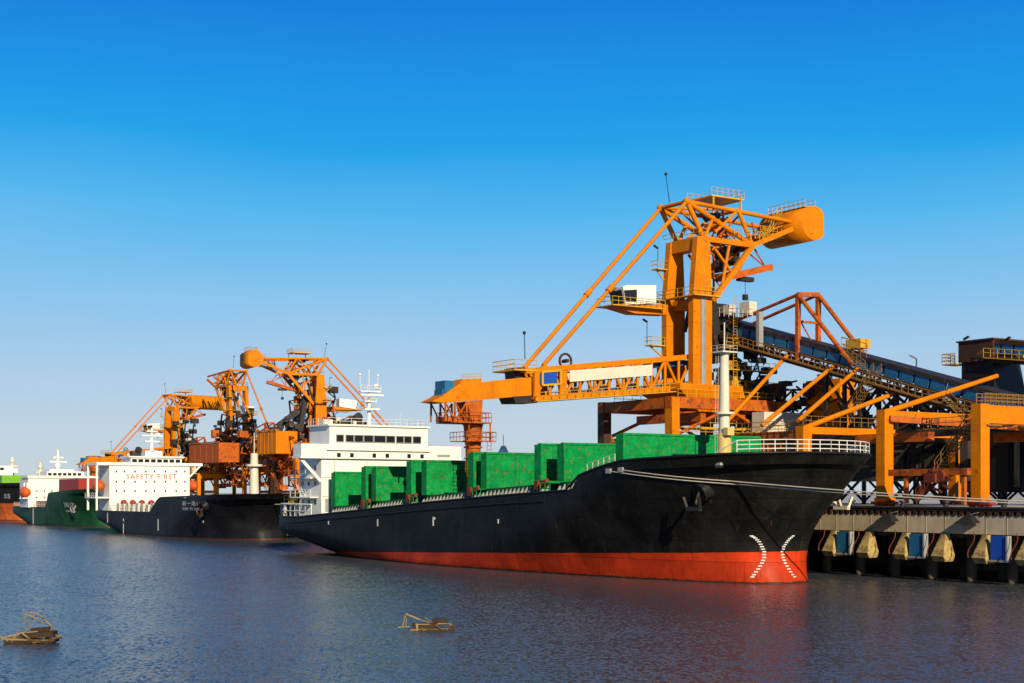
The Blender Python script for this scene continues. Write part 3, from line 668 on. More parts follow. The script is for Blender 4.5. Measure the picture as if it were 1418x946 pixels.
for (px, py, hh) in ((149, 717, 2.2), (171, 732, 2.2), (171, 720, .6), (219, 724, 1.5), (219, 732, .8), (272, 715, .8), (273, 722, .6), (318, 733, 1.1), (310, 738, 1.0)):
    p = PT(px, py, tb - 9.6); h = side_hit(bvB, p.x, max(.3, p.z), False, tb)[0]
    if h: mb = MB(); mb.bx(h.x - .15, h.x + .15, h.y - .06, h.y - .01, max(.1, p.z - hh / 2), p.z + hh / 2); mb.build('load_mark', 'marking', shipB, OB)

# ---- third ship: green hull
OC = (-440.0, 119.0, 0.0); tcc = 119.0
ztC = lambda s: pw([(-445, 5.0), (-402, 4.9), (-399.5, 5.2), (-398, 8.6), (-396, 9.0), (-360, 10.2)], s)
PC = dict(tc=tcc, B=9.5, sa=(-434, -440), sf=(-370, -365), Le=(32, 17), pe=(1.25, 2.6), Lr=(25, 12), tr=(.15, .8), ztop=ztC, bulb=True)
M['hullC'] = hull_mat('green_hull', (0.006, 0.040, 0.016), (0.10, 0.06, 0.03), -0.2, 0.004, 0.3)
shipC, topC, bvC = far_ship('dark green cargo ship with white house moored behind the navy ship', OC, PC, 'hullC', -398, 1.0, 'green_dark')
HCs = -415.0; c0 = 117.0
zC = lambda y: CAM_H + (HOR - y) * 411 / FPX
mb = MB(); mb.bx(-424, HCs, c0 - 8.2, c0 + 9.5, 4.8, zC(662)); supC = mb.build('superstructure', 'white', shipC, OC)
mb = MB(); mb.bx(-421, HCs + .4, c0 - 8.5, c0 + 11, zC(662) + .01, zC(659)); mb.bx(-422, HCs, c0 - 3, c0 + 7.5, zC(659) + .01, zC(653)); mb.bx(-421, HCs - 1, c0 - 2, c0 + 5, zC(653) + .01, zC(650)); whC = mb.build('wheelhouse', 'white', shipC, OC)
for k in range(7): t = c0 - 2.7 + k * 1.4; mb = MB(); mb.bx(HCs - .01, HCs + .06, t, t + 1.0, zC(658.5), zC(655)); mb.build('window', 'glass', whC, OC)
for y_ in (680, 689):
    for k in range(7): t = c0 - 6 + k * 2.1; mb = MB(); mb.bx(HCs, HCs + .06, t, t + .35, zC(y_) - .22, zC(y_) + .22); mb.build('porthole', 'glass', supC, OC)
mb = MB(); t = PS(80, 640, -420).y; mb.tube((-420, t, zC(650)), (-420, t, zC(622)), .6, .2, 8)
for y_, w in ((640, 5), (634, 3)): mb.bx(-420.5, -419.5, t - w / 2, t + w / 2, zC(y_), zC(y_) + .4)
mb.ball((-420, t, zC(645)), .9); mb.build('radar_mast', 'white', shipC, OC)
mb = MB(); p = PS(33, 682, -417); mb.ball((-417, p.y + .5, p.z), 1.7, 12, (1.6, .9, 1)); mb.build('lifeboat', 'lifeboat', shipC, OC)
mb = MB()
for s_ in (-418.6, -415.4): mb.path([(s_, p.y + 2.6, p.z + 2.6), (s_, p.y + .5, p.z + 2.6), (s_, p.y + .5, p.z + 1.2)], .2); mb.bar((s_, p.y + 2.6, p.z - 1.6), (s_, p.y - .8, p.z - 1.6), .3, .3)
mb.build('davit', 'white', shipC, OC)
mb = MB(); mb.bx(-396, -378, tcc - 7, tcc + 7, 8.5, 12.6); mb.build('hatch_cover', 'red', shipC, OC)
mb = MB(); mb.bx(-413, -402, tcc - 8.5, tcc + 8, 4.9, 6.6); mb.build('hatch_coaming', 'red', shipC, OC)
mb = MB(); mb.rail([(-439, tcc - 8, 5), (-400, tcc - 9.3, 5)], 1.1, 2.5, .06); mb.build('deck_railing', 'white', shipC, OC)
hull_text('海达', 1.5, 91, 700, bvC, tcc, 9.5, shipC, OC); hull_text('HAIDA', .8, 90, 708, bvC, tcc, 9.5, shipC, OC)
loc = side_hit(bvC, -378.0, 4.8, False, tcc)[0] or Vector((-378, 112, 4.8))
mb = MB(); anchor(mb, loc + Vector((0, -.3, .3)), -1); mb.build('anchor', 'steel', shipC, OC)
mb = MB(); p = PT(46, 715, tcc - 9.5); h = side_hit(bvC, p.x, 2.5, False, tcc)[0]; mb.bx(h.x - .3, h.x + .3, h.y - .06, h.y - .01, .2, 4.6); mb.build('load_marks', 'marking', shipC, OC)

# ---- fourth ship: orange boot-topping, at the left edge
OD = (-560.0, 124.0, 0.0); td = 124.0
ztD = lambda s: pw([(-565, 8.0), (-495, 9.2), (-490, 11.6), (-455, 12.2)], s)
PD = dict(tc=td, B=10.5, sa=(-553, -560), sf=(-468, -463), Le=(30, 17), pe=(1.25, 2.6), Lr=(25, 12), tr=(.15, .8), ztop=ztD, bulb=True)
M['hullD'] = hull_mat('black_and_orange_hull', (0.010, 0.010, 0.014), (0.62, 0.13, 0.03), 5.6, 0.0, 0.3)
shipD, topD, bvD = far_ship('black cargo ship with orange lower hull at the left edge', OD, PD, 'hullD', -490)
mb = MB(); mb.bx(-550, -532, td - 10, td + 10, 8, 18.5); mb.bx(-550, -533, td - 12, td + 12, 16, 17.6); sD = mb.build('superstructure', 'white', shipD, OD)
for k in range(8): t = td - 7 + k * 1.8; mb = MB(); mb.bx(-532, -531.9, t, t + 1.3, 17.0, 17.9); mb.build('window', 'glass', sD, OD)
mb = MB(); mb.bx(-488, -474, td - 8, td + 8, 11, 14.5); mb.bx(-524, -492, td - 8, td + 8, 8.5, 13.0); mb.build('hatch_cover', 'lime', shipD, OD)
for px, s_, y_ in ((17, -540, 633), (56, -476, 640)):
    p = PS(px, y_, s_); mb = MB(); mb.tube((s_, p.y, 14), (s_, p.y, p.z), .8, .5, 8); mb.bx(s_ - .5, s_ + .5, p.y - 1.8, p.y + 1.8, p.z - 3.5, p.z - 3.1); mb.ball((s_, p.y, p.z - 1.5), .9); mb.build('mast', 'cream', shipD, OD)
hull_text('华海', 1.8, 10, 688, bvD, td, 10.5, shipD, OD)
mb = MB(); p = PT(17, 690, td - 10.4)
mb.build('mark', 'marking', shipD, OD) if mb.f else None

# ------------------------------------------------------------------ ship loaders
SC, TCN, ZB = -156.5, 132.4, 7.4
def lp(px, py, y):
    p = PS(px, py, SC + y); return Vector((TCN - p.y, y, p.z - ZB))
def mir(p, y): return Vector((p.x, y, p.z))
LROT = math.atan2(-VY, -VX) - TH
PORTAL = ('leg', 'portal_frame', 'electrical_house', 'walkway', 'bogie')
def make_loader(label, grp):
    r = thing('ship_loader', label, 'ship loader', SC, TCN, ZB, grp, LROT)
    # --- portal
    for x in (9.4, -9.6):
        for y in (-7.5, 7.5):
            mb = MB(); mb.bar((x, y, 1.2), (x, y, 14.2), 1.5, 1.3); mb.build('leg', 'orange' if y > 0 else 'brown', r)  # far legs coloured brown to imitate the loader's shade on orange paint
            mb = MB(); mb.bx(x - .6, x + .6, y - 2.6, y + 2.6, .5, 1.18)
            for k in (-2, -.7, .7, 2): mb.tube((x - .3, y + k, .42), (x + .3, y + k, .42), .42, .42, 10)
            mb.build('bogie', 'brown', r)
    mb = MB()
    for y in (-7.5, 7.5):
        mb.bar((10.1, y, 13.6), (-10.3, y, 13.6), 1.3, 1.5)
        mb.bar((8.6, y, 8.8), (-8.8, y, 8.8), .7, .9)
        mb.tube((9, y, 9.2), (-1, y, 13.2), .25); mb.tube((-9, y, 9.2), (0, y, 13.2), .25)
    for x in (9.4, -9.6):
        mb.bar((x, -6.7, 13.55), (x, 6.7, 13.55), 1.2, 1.4); mb.bar((x, -6.7, 2.0), (x, 6.7, 2.0), .7, .8)
        mb.tube((x, -7, 2.4), (x, 0, 8), .22); mb.tube((x, 7, 2.4), (x, 0, 8), .22); mb.bar((x, -6.7, 8.3), (x, 6.7, 8.3), .6, .7)
    mb.tube((0, 0, 11.6), (0, 0, 12.78), 4.0, 4.0, 20)
    for k in (-1, 1): mb.bar((k * 3.6, -7, 11.9), (k * 3.6, 7, 11.9), .9, 1.2)
    mb.build('portal_frame', 'orange_worn', r)
    mb = MB(); mb.bx(-12.5, -2.0, 8.2, 11.2, 9.5, 9.8); mb.rail([(-2, 11.2, 9.8), (-12.5, 11.2, 9.8)], 1.2); mb.bx(-9, 3.5, 3.6, 6.6, 10.2, 10.5)
    mb.rail([(3.5, 6.6, 10.5), (-9, 6.6, 10.5)], 1.2); mb.rail([(8, 7.0, 14.36), (-9.5, 7.0, 14.36)], 1.1); mb.rail([(8, -7, 14.36), (-9.5, -7, 14.36)], 1.1)
    mb.bx(9.0, 4.5, 5.6, 6.4, 8.9, 9.0); mb.rail([(9, 8.1, 9.2), (-9, 8.1, 9.2)], 1.1)
    mb.ladder((-8.4, 8.1, .4), (-4.5, 8.1, 9), (0, 1, 0), .9); mb.rail([(-8.4, 8.5, .4), (-4.5, 8.5, 9)], 1.0, 1.5)
    mb.ladder((-8.4, 7.7, 9), (-4.0, 7.7, 14.2), (0, 1, 0), .9)
    mb.build('walkway', 'yellow', r)
    mb = MB(); mb.bx(-11.8, -4.0, 8.4, 10.8, 9.82, 12.6); mb.build('electrical_house', 'cream', r)
    # --- slewing platform
    mb = MB(); mb.frustum((-4.2, 1.2, -3.0, 3.4, 12.8), (-5.8, 5.6, -4.6, 4.6, 15.7)); mb.bx(-5.8, 5.6, -4.6, 4.6, 15.71, 16.5)
    mb.bx(-13.5, -5.82, -3.6, 3.6, 14.9, 16.2); mb.build('slewing_platform', 'orange', r)
    # --- mast columns
    for sg in (-1, 1):
        y0 = 2.9 if sg > 0 else -2.9
        f = 3.95
        P_ = [lp(986, 543, f), lp(986, 410, f), lp(983, 327, f), lp(966, 327, f), lp(960, 410, f), lp(960, 543, f)]
        P_ = [Vector((p.x, y0, p.z)) for p in P_]; P_[0].z = P_[5].z = 16.5
        mb = MB(); mb.prism(P_, (0, 1.05, 0))
        for zz in (20.5, 25.0, 33.0): mb.bx(P_[0].x - .02, P_[5].x + .02, y0 - .04, y0 + 1.09, zz, zz + .12) if zz < 29 else None
        c = mb.build('mast_column', 'orange', r)
        if sg > 0:
            mb = MB(); a = lp(974, 412, f + .1); b = lp(974, 536, f + .1)
            for dx in (-.35, .35): mb.bar((a.x + dx, f + .12, a.z), (a.x + dx, f + .12, b.z), .12, .12)
            mb.bx(a.x - .32, a.x + .32, f + .02, f + .08, b.z, a.z); mb.build('cable_duct', 'steel', c)
    xt = (lp(967, 330, 3.95).x + lp(982, 330, 3.95).x) / 2; zt = lp(975, 327, 3.95).z
    mb = MB(); mb.bar((xt, -1.8, zt - .9), (xt, 2.85, zt - .9), 1.9, 1.7); mb.build('mast_crossbeam', 'orange', r); mb = MB(); z41 = lp(975, 411, 3.95).z
    mb.bar((xt, -1.8, z41 - .8), (xt, 2.85, z41 - .8), 1.6, 1.4)
    mb.build('mast_crossbeam', 'orange', r)
    mb = MB()
    mb.bx(xt - 2.2, xt + 2.2, -4.8, 4.8, z41, z41 + .15) if False else None
    for sg in (-1, 1): mb.bx(xt - 2.4, xt + 2.4, sg * 4.0, sg * 4.9, z41, z41 + .15); mb.rail([(xt - 2.4, sg * 4.9, z41 + .15), (xt + 2.4, sg * 4.9, z41 + .15)], 1.1, 1.2)
    mb.bx(xt + 1.3, xt + 2.4, -3.9, 3.9, z41, z41 + .15); mb.rail([(xt + 2.4, -4.9, z41 + .15), (xt + 2.4, 4.9, z41 + .15)], 1.1, 1.2)
    mb.build('mast_platform', 'yellow', r); mb = MB(); mb.rail([(xt + .8, -3.9, zt), (xt + .8, 3.9, zt), (xt - .8, 3.9, zt)], 1.1, 1.1)
    for (px, py) in ((914, 373), (905, 478)):
        mb.build('mast_platform', 'yellow', r); mb = MB(); p = lp(px, py, -2.85); mb.bx(xt + .9, p.x + 1.0, -3.6, -2.1, p.z - .15, p.z); mb.rail([(xt + 1.2, -2.1, p.z), (p.x + 1, -2.1, p.z), (p.x + 1, -3.6, p.z)], 1.1, .9)
        mb.tube((xt + .8, -2.8, p.z - 2.2), (p.x + .6, -2.8, p.z - .2), .14)
    mb.build('mast_platform', 'yellow', r)
    mb = MB()
    for (px, py, top_) in ((911, 372, 344), (896, 476, 446)):
        mb = MB(); p = lp(px, py, -2.5); q = lp(px, top_, -2.5); mb.tube(p, q, .06, .05, 5); mb.bar(q, q + Vector((.7, 0, .35)), .3, .2); mb.build('lamp_pole', 'dark', r)
    for (px, py, px1, top_, y) in ((727, 497, 726, 461, 2), (927, 280, 922, 241, -1.5)):
        mb = MB(); p = lp(px, py, y); q = lp(px1, top_, y); mb.tube(p, q, .07, .05, 5); mb.ball(q, .25, 6); mb.build('lamp_pole', 'dark', r)
    # --- head frame and counterweight arm
    yn = 2.85
    Ap, Cp, N_, Dm = lp(951, 279, yn), lp(975, 331, yn), lp(1042, 340, yn), lp(1096, 313, yn)
    K1, K2 = lp(1022, 291, yn), lp(1046, 334, yn)
    St = lp(984, 420, yn)
    mb = MB()
    for sg in (-1, 1):
        m_ = lambda p: mir(p, sg * yn)
        mb.tube(m_(Ap), m_(lp(1094, 307, yn)), .30, .30, 10)
        mb.tube(m_(Ap), m_(N_), .36, .36, 10)
        mb.tube(m_(K1), m_(N_), .3, .3, 10)
        mb.tube(m_(lp(988, 300, yn)), m_(Cp), .27, .27, 8)
        mb.tube(m_(K1), m_(lp(990, 322, yn)), .22, .22, 8)
        mb.bar(m_(Cp), m_(N_), .7, .75)
        mb.bar(m_(N_), m_(lp(1097, 317, yn)), .5, .7)
        mb.bar(m_(St), m_(N_), .62, .75)
        mb.tube(m_(lp(1010, 338, yn)), m_(lp(1000, 395, yn)), .22, .22, 8)
        mb.tube(m_(lp(990, 345, yn)), m_(lp(1015, 380, yn)), .22, .22, 8)
        mb.tube(m_(Ap), m_(Cp), .35, .35, 8)
    for p in (Ap, K1, N_, lp(1070, 326, yn), lp(1015, 378, yn), lp(1000, 312, yn)): mb.tube(mir(p, -yn), mir(p, yn), .3, .3, 8)
    mb.tube(mir(Ap, -yn), mir(K1, yn), .18); mb.tube(mir(K1, -yn), mir(N_, yn), .18); mb.tube(mir(N_, -yn), mir(lp(1094, 307, yn), yn), .18)
    mb.build('head_frame', 'orange', r)
    mb = MB(); p, q = lp(1012, 383, 1), lp(1068, 370, 1)
    for y in (0, 1.2): mb.bar(mir(p, y), mir(q, y), .4, .9)
    for px, py in ((1030, 345), (1045, 345)): mb.tube(mir(lp(px, py, 1), 1), mir(lp(1060, 370, 1), 1), .12); mb.tube(mir(lp(px, py, 1), 0), mir(lp(1028, 378, 1), 0), .12)
    mono = mb.build('monorail_beam', 'orange_worn', r)
    mb = MB(); p = lp(1032, 384, .6); mb.box(p - Vector((0, 0, .3)), (2.6, 1.0, .6)); mb.tube(p, p - Vector((0, 0, 2.6)), .04, .04, 5); mb.box(p - Vector((0, 0, 2.9)), (.7, .5, .8)); mb.build('hoist', 'dark', mono)
    # drum: flat on one side, axis along y
    dc = lp(1128, 309, 4.6); dx0 = dc.x
    R0 = 2.5; pts = []
    for k in range(28):
        t = 2 * math.pi * k / 28; x = math.cos(t) * R0; z = math.sin(t) * R0
        x = max(x, -1.9)
        pts.append(Vector((dc.x + x, -4.6, dc.z + z)))
    mb = MB(); mb.prism(pts, (0, 9.2, 0))
    for i in range(len(mb.sm)): mb.sm[i] = i >= 2
    mb.sm = [len(f) == 4 for f in mb.f]
    mb.build('counterweight_drum', 'orange', r)
    mb = MB()
    for y in (-3, 0, 3):
        pass
    mb.rail([(dc.x + 1.2, -3.8, dc.z + 2.3), (dc.x + 1.2, 3.8, dc.z + 2.3)], 1.2, 1.0); mb.rail([(dc.x - .9, -3.8, dc.z + 2.4), (dc.x - .9, 3.8, dc.z + 2.4)], 1.2, 1.0)
    mb.bx(dc.x - .9, dc.x + 1.2, -3.9, 3.9, dc.z + 2.4, dc.z + 2.5)
    p = lp(1060, 318, 0); mb.bx(p.x - 2.5, p.x + 2.5, -1.6, 1.6, p.z - 1.2, p.z - 1.1); mb.rail([(p.x - 2.5, 1.6, p.z - 1.1), (p.x + 2.5, 1.6, p.z - 1.1)], 1.2, .8)
    mb.build('drum_platform', 'yellow', r); mb = MB()
    p, q = lp(975, 272, 1), lp(1020, 272, 1); mb.bx(q.x, p.x, -2.6, 2.6, p.z - .2, p.z)
    for y in (-2.5, 2.5):
        for px in (978, 1016): w_ = lp(px, 272, 1); mb.bar((w_.x, y, w_.z - 2.6), (w_.x, y, w_.z - .2), .2, .2)
    mb.rail([(p.x, 2.6, p.z), (q.x, 2.6, p.z), (q.x, -2.6, p.z), (p.x, -2.6, p.z)], 1.1, 1.0)
    mb.build('head_platform', 'yellow', r)
    mb = MB(); a, b = lp(1052, 335, 1.5), lp(1076, 300, 1.5)
    mb.ladder(mir(a, 2.0), mir(b, 2.0), (0, 1, 0), .9, .5); mb.rail([mir(a, 2.5), mir(b, 2.5)], 1.1, .9); mb.rail([mir(a, 1.5), mir(b, 1.5)], 1.1, .9)
    a, b = lp(1000, 330, 1), lp(1040, 336, 1); mb.rail([mir(a, 3.6), mir(b, 3.6)], 1.1, .8); mb.rail([mir(a, -1), mir(b, -1)], 1.1, .8)
    mb.build('head_stair', 'yellow', r)
    mb = MB()
    for (xa, ya, xb, yb2) in ((960, 285, 985, 330), (985, 330, 1012, 300), (1000, 290, 1022, 330), (1022, 300, 1000, 335), (1028, 345, 1000, 375), (1000, 345, 1026, 362), (988, 352, 1004, 400), (1048, 330, 1085, 312), (1062, 304, 1050, 332), (1075, 306, 1062, 326)):
        for y in (-1.6, 1.5): mb.tube(mir(lp(xa, ya, 1.5), y), mir(lp(xb, yb2, 1.5), -y * .6), .16, .16, 6)
    for (px, py) in ((985, 315), (1008, 322), (1020, 350), (1000, 385)): mb.box(mir(lp(px, py, 0), random.uniform(-1, 1)), (1.5, 1.2, .9))
    mb.build('head_bracing', 'orange_worn', r)
    # winch gear inside the head
    mb = MB()
    for px, py, w in ((1000, 350, 1.4), (1012, 362, 1.1), (996, 370, 1.3), (1020, 345, 1.0), (985, 300, .9)):
        p = lp(px, py, 0); mb.tube(mir(p, -1.2), mir(p, 1.2), w * .6, w * .6, 12); mb.box(p, (w, 2.8, w * .6))
    a, b = lp(968, 340, 0), lp(940, 500, 0)
    mb.bar(mir(lp(975, 345, 0), .4), mir(lp(945, 460, 0), .4), .5, .5)
    mb.build('winch', 'dark', r)
    # --- boom
    yb = 2.2
    T0, T1, B0, B1 = lp(727, 514, yb), lp(958, 494, yb), lp(740, 552, yb), lp(958, 536, yb)
    mb = MB()
    for sg in (-1, 1):
        m_ = lambda p: mir(p, sg * yb)
        mb.bar(m_(T0), m_(T1), .6, .7); mb.bar(m_(B0), m_(B1), .6, .7)
        Tb, Bb = T0.lerp(T1, .06), B0
        mb.truss(m_(Tb), m_(T1), m_(Bb), m_(B1), 11, .22)
        mb.bar(m_(lp(743, 515, yb)), m_(lp(743, 550, yb)), .5, .9); mb.bar(m_(lp(778, 512, yb)), m_(lp(778, 548, yb)), .5, .9)
    for i in range(10): mb.tube(mir(B0.lerp(B1, i / 9), -yb), mir(B0.lerp(B1, i / 9), yb), .2); mb.tube(mir(T0.lerp(T1, i / 9), -yb), mir(T0.lerp(T1, i / 9), yb), .2)
    boom = mb.build('boom', 'orange', r)
    mb = MB(); a, b = lp(789, 517, yb), lp(903, 509, yb)
    for sg in (-1, 1):
        q = []
        for (px, py) in ((789, 529), (903, 520), (903, 505), (789, 513)): p = lp(px, py, yb + .4); q.append(Vector((p.x, sg * (yb + .35), p.z)))
        mb.prism(q, (0, .12 * sg, 0))
    mb.build('cladding_panel', 'cream', boom)
    mb = MB(); q = [mir(lp(px, py, yb + .4), yb + .36) for (px, py) in ((748, 532), (771, 530), (771, 515), (748, 517))]; mb.prism(q, (0, .12, 0)); mb.build('sign_panel', 'bluesign', boom)
    mb = MB()
    q = [lp(px, py, 2.0) for (px, py) in ((747, 534), (747, 515.5), (772, 513.5), (772, 532))]
    for a, b in zip(q, q[1:] + q[:1]): mb.bar(mir(a, yb + .5), mir(b, yb + .5), .2, .25)
    mb.build('sign_frame', 'yellow', boom)
    mb = MB(); a, b = lp(905, 506, 1), lp(958, 502, 1); mb.bar(mir(a, 0), mir(b, 0), 2.6, .7); a2, b2 = lp(790, 545, 0), lp(950, 531, 0); mb.bar(a2, b2, 2.4, .5); mb.build('boom_belt', 'blue', boom)
    # walkway below the boom, railings
    mb = MB(); a, b = lp(742, 556, yb + .9), lp(955, 541, yb + .9); mb.bar(mir(a, yb + .8), mir(b, yb + .8), 1.1, .12); mb.rail([mir(a, yb + 1.3), mir(b, yb + 1.3)], 1.1, 1.3, .05)
    mb.bar(mir(a, -yb - .8), mir(b, -yb - .8), 1.1, .12); mb.rail([mir(a, -yb - 1.3), mir(b, -yb - 1.3)], 1.1, 1.3, .05)
    a, b = lp(709, 512, 2), lp(740, 510, 2); mb.bx(b.x, a.x, -2.6, 2.6, a.z - .1, a.z + .1); mb.rail([(b.x, 2.6, a.z + .1), (a.x, 2.6, a.z + .1), (a.x, -2.6, a.z + .1), (b.x, -2.6, a.z + .1)], 1.2, 1.0)
    mb.rail([mir(lp(640, 526, 1.2), 1.2), mir(lp(666, 525, 1.2), 1.2)], .7, 1.0, .04)
    mb.build('boom_walkway', 'yellow', boom)
    mb = MB(); p = lp(783, 500, 1.5)
    for k in range(14):
        t = 2 * math.pi * k / 14; t2 = 2 * math.pi * (k + 1) / 14
        mb.tube((p.x + .95 * math.cos(t), 1.5, p.z + .95 * math.sin(t)), (p.x + .95 * math.cos(t2), 1.5, p.z + .95 * math.sin(t2)), .16, .16, 6)
    mb.bar((p.x - 1, 1.5, p.z - .9), (p.x + 1, 1.5, p.z - .9), .8, .5); mb.tube((p.x, .9, p.z), (p.x, 2.1, p.z), .25); mb.build('sheave', 'brown', boom)
    mb = MB(); q = [mir(lp(px, py, 2), -1.7) for (px, py) in ((712, 549), (745, 547), (745, 558), (716, 558))]; mb.prism(q, (0, 3.4, 0)); mb.bar(mir(lp(712, 518, 1), 0), mir(lp(725, 517, 1), 0), 2.4, 1.6); mb.build('drive_housing', 'dark', boom)
    # box-girder nose
    q = [lp(px, py, 1.5) for (px, py) in ((598, 556), (612, 549), (640, 529), (668, 529), (742, 521), (742, 547), (616, 558))]
    mb = MB(); mb.prism([mir(p, -1.5) for p in q], (0, 3.0, 0)); q2 = [lp(px, py, 1.0) for (px, py) in ((632, 535), (640, 525), (667, 524), (667, 530))]; mb.prism([mir(p, -1.0) for p in q2], (0, 2.0, 0))
    for px in (683, 715): p, q_ = lp(px, 527 - (px - 683) * .09, 1.53), lp(px, 551 - (px - 683) * .07, 1.53); mb.bar(mir(p, 1.52), mir(q_, 1.52), .10, .12)
    nose = mb.build('boom_nose', 'orange', r)
    mb = MB(); p = lp(621, 535, 1); mb.bx(p.x - .65, p.x + .65, -1.2, 1.2, p.z - .8, p.z + .7); mb.bx(p.x + .4, p.x + .9, -1, 1, p.z - 1.2, p.z - .4); mb.build('drive_motor', 'blue', nose)
    # chute
    mb = MB(); f0 = [lp(px, py, 1.3) for (px, py) in ((646, 556), (668, 554), (666, 586), (654, 586))]
    mb.prism([mir(p, -1.4) for p in f0], (0, 2.8, 0))
    pb = lp(655, 588, 0); z0 = pb.z
    mb.tube((pb.x, 0, z0 + .2), (pb.x, 0, z0 - 3.5), 1.25, .95, 12); mb.tube((pb.x, 0, z0 - 3.5), (pb.x, 0, z0 - 9.5), .95, .85, 12)
    for k in range(6): mb.tube((pb.x, 0, z0 - 1.4 * k), (pb.x, 0, z0 - 1.4 * k - .2), 1.3 - .06 * k, 1.3 - .06 * k, 12)
    ch = mb.build('loading_chute', 'orange_worn', r)
    mb = MB(); a, b = lp(616, 558, 0), lp(668, 586, 0); zb_ = b.z
    for y in (-1.8, 1.8):
        for px in (617, 630, 646): p = lp(px, 557, 1.8); mb.bar((p.x, y, p.z), (p.x, y, zb_), .2, .2)
        for (pa, pc) in ((617, 630), (630, 646), (646, 630)): p = lp(pa, 557, 1.8); q_ = lp(pc, 557, 1.8); mb.bar((p.x, y, p.z), (q_.x, y, zb_), .15, .15)
    mb.bx(b.x, a.x, -2.2, 2.2, zb_ - .15, zb_); mb.bx(a.x - 2.2, a.x + .4, -1.5, 1.5, zb_ + .01, zb_ + .5); mb.rail([(b.x, 2.2, zb_), (a.x, 2.2, zb_), (a.x, -2.2, zb_)], 1.2, .8); mb.rail([(b.x, 2.2, zb_), (b.x, -2.2, zb_)], 1.2, .8)
    zc_ = lp(655, 612, 0).z; mb.bx(pb.x - 2.2, pb.x + 2.2, -2, -1.1, zc_, zc_ + .12); mb.bx(pb.x - 2.2, pb.x + 2.2, 1.1, 2, zc_, zc_ + .12)
    mb.rail([(pb.x - 2.2, 2, zc_), (pb.x + 2.2, 2, zc_), (pb.x + 2.2, -2, zc_)], 1.2, .8); mb.rail([(pb.x - 2.2, 2, zc_), (pb.x - 2.2, -2, zc_)], 1.2, .8)
    for x in (pb.x - 1.6, pb.x + 1.6): mb.bar((x, 1.6, zb_), (x, 1.6, zc_), .15, .15); mb.ladder((x, 1.3, zc_), (x, 1.3, zc_ - 6.5), (1, 0, 0), .6, .5)
    mb.build('chute_platform', 'orange_worn', ch)
    # stays
    mb = MB()
    for sg in (-1, 1):
        a, b = mir(Ap, sg * yb), mir(lp(752, 506, yb), sg * yb)
        if sg < 0: a = Vector((Ap.x, -yn, Ap.z))
        else: a = Vector((Ap.x, yn, Ap.z))
        mb.tube(a, b, .27, .27, 10); c = a.lerp(b, .55); d_ = (b - a).normalized(); mb.tube(c - d_ * .5, c + d_ * .5, .45, .45, 8)
        mb.ball(a, .55, 10); mb.bar(b, b - Vector((.6, 0, 1.2)), .5, .9)
    mb.build('boom_stays', 'orange', r)
    # cab
    mb = MB(); q = [lp(px, py, 1.3) for (px, py) in ((866, 422), (862, 397), (868, 395), (908, 395), (908, 420))]; mb.prism([mir(p, -1.6) for p in q], (0, 3.0, 0)); cab = mb.build('operator_cab', 'white', r)
    mb = MB(); q = [lp(px, py, 1.45) for (px, py) in ((867, 418), (864, 402), (882, 401), (882, 418))]; mb.prism([mir(p, 1.41) for p in q], (0, .06, 0))
    q = [lp(px, py, 1.45) for (px, py) in ((865.2, 420), (861.6, 401))]; mb.add([(q[0].x + .04, -1.4, q[0].z), (q[1].x + .04, -1.4, q[1].z), (q[1].x + .04, 1.3, q[1].z), (q[0].x + .04, 1.3, q[0].z)], [(0, 1, 2, 3)])
    mb.build('window', 'glass', cab)
    mb = MB(); q = [lp(px, py, 1.0) for (px, py) in ((848, 424), (880, 434), (925, 436), (925, 422), (850, 421))]; mb.prism([mir(p, -1.2) for p in q], (0, 2.2, 0)); mb.build('cab_bracket', 'orange', cab)
    mb = MB(); a, b = lp(849, 421, 2), lp(922, 421, 2); mb.rail([(b.x, 1.9, a.z), (a.x, 1.9, a.z), (a.x, -1.9, a.z)], 1.1, 1.0); mb.bx(b.x, a.x, -1.95, 1.95, a.z - .12, a.z); mb.build('cab_railing', 'yellow', cab)
    # feed machinery behind the mast
    mb = MB()
    mb.bar((-3.0, 0, 30.5), (-4.8, 0, 20), 2.2, 1.4); mb.bar((-5, 1.2, 26), (-11, 1.6, 21.5), 1.6, 1.6); mb.bar((-8, 0, 21), (-6, 0, 16.4), 2, 2)
    for k in range(26):
        x, y, z = random.uniform(-13, -3.4), random.uniform(-3.2, 3.4), random.uniform(16.4, 25)
        if z > 22 and x < -10: z -= 4
        mb.box((x, y, z), (random.uniform(.5, 2.0), random.uniform(.5, 1.8), random.uniform(.4, 1.7)))
    for k in range(16):
        x, z = random.uniform(-13, -3.4), random.uniform(16.4, 22); mb.tube((x, 3.3, z), (x + random.uniform(-2, 2), 3.3, z + random.uniform(1, 3)), .12)
    for x in (-12, -9, -6): mb.tube((x, 2, 16.2), (x, 2, 18.5), .55, .55, 10)
    mb.build('transfer_machinery', 'dark', r)
    mb = MB()
    for z in (18.8, 22.0): mb.bx(-12.5 if z < 20 else -8, -3.3, 2.6, 4.0, z, z + .12); mb.rail([(-12.5 if z < 20 else -8, 4, z + .12), (-3.3, 4, z + .12)], 1.1, 1.1)
    mb.rail([(-13.4, 3.6, 16.2), (-5.9, 3.6, 16.2)], 1.1, 1.2); mb.ladder((-5, 3.9, 16.5), (-5, 3.9, 29), (1, 0, 0), .7)
    for (x, z, w) in ((-6, 17.2, 1.6), (-9, 17, 1.2), (-11.5, 17.2, 1.4), (-4.6, 19.6, 1.2)): mb.box((x, 2.5, z), (w, 1, w))
    mb.build('machinery_platform', 'yellow', r)
    return r
GL = 'orange ship loaders standing on the quay'
L1 = make_loader('big orange ship loader with white operator cab, loading chute over the foreground ship', GL)
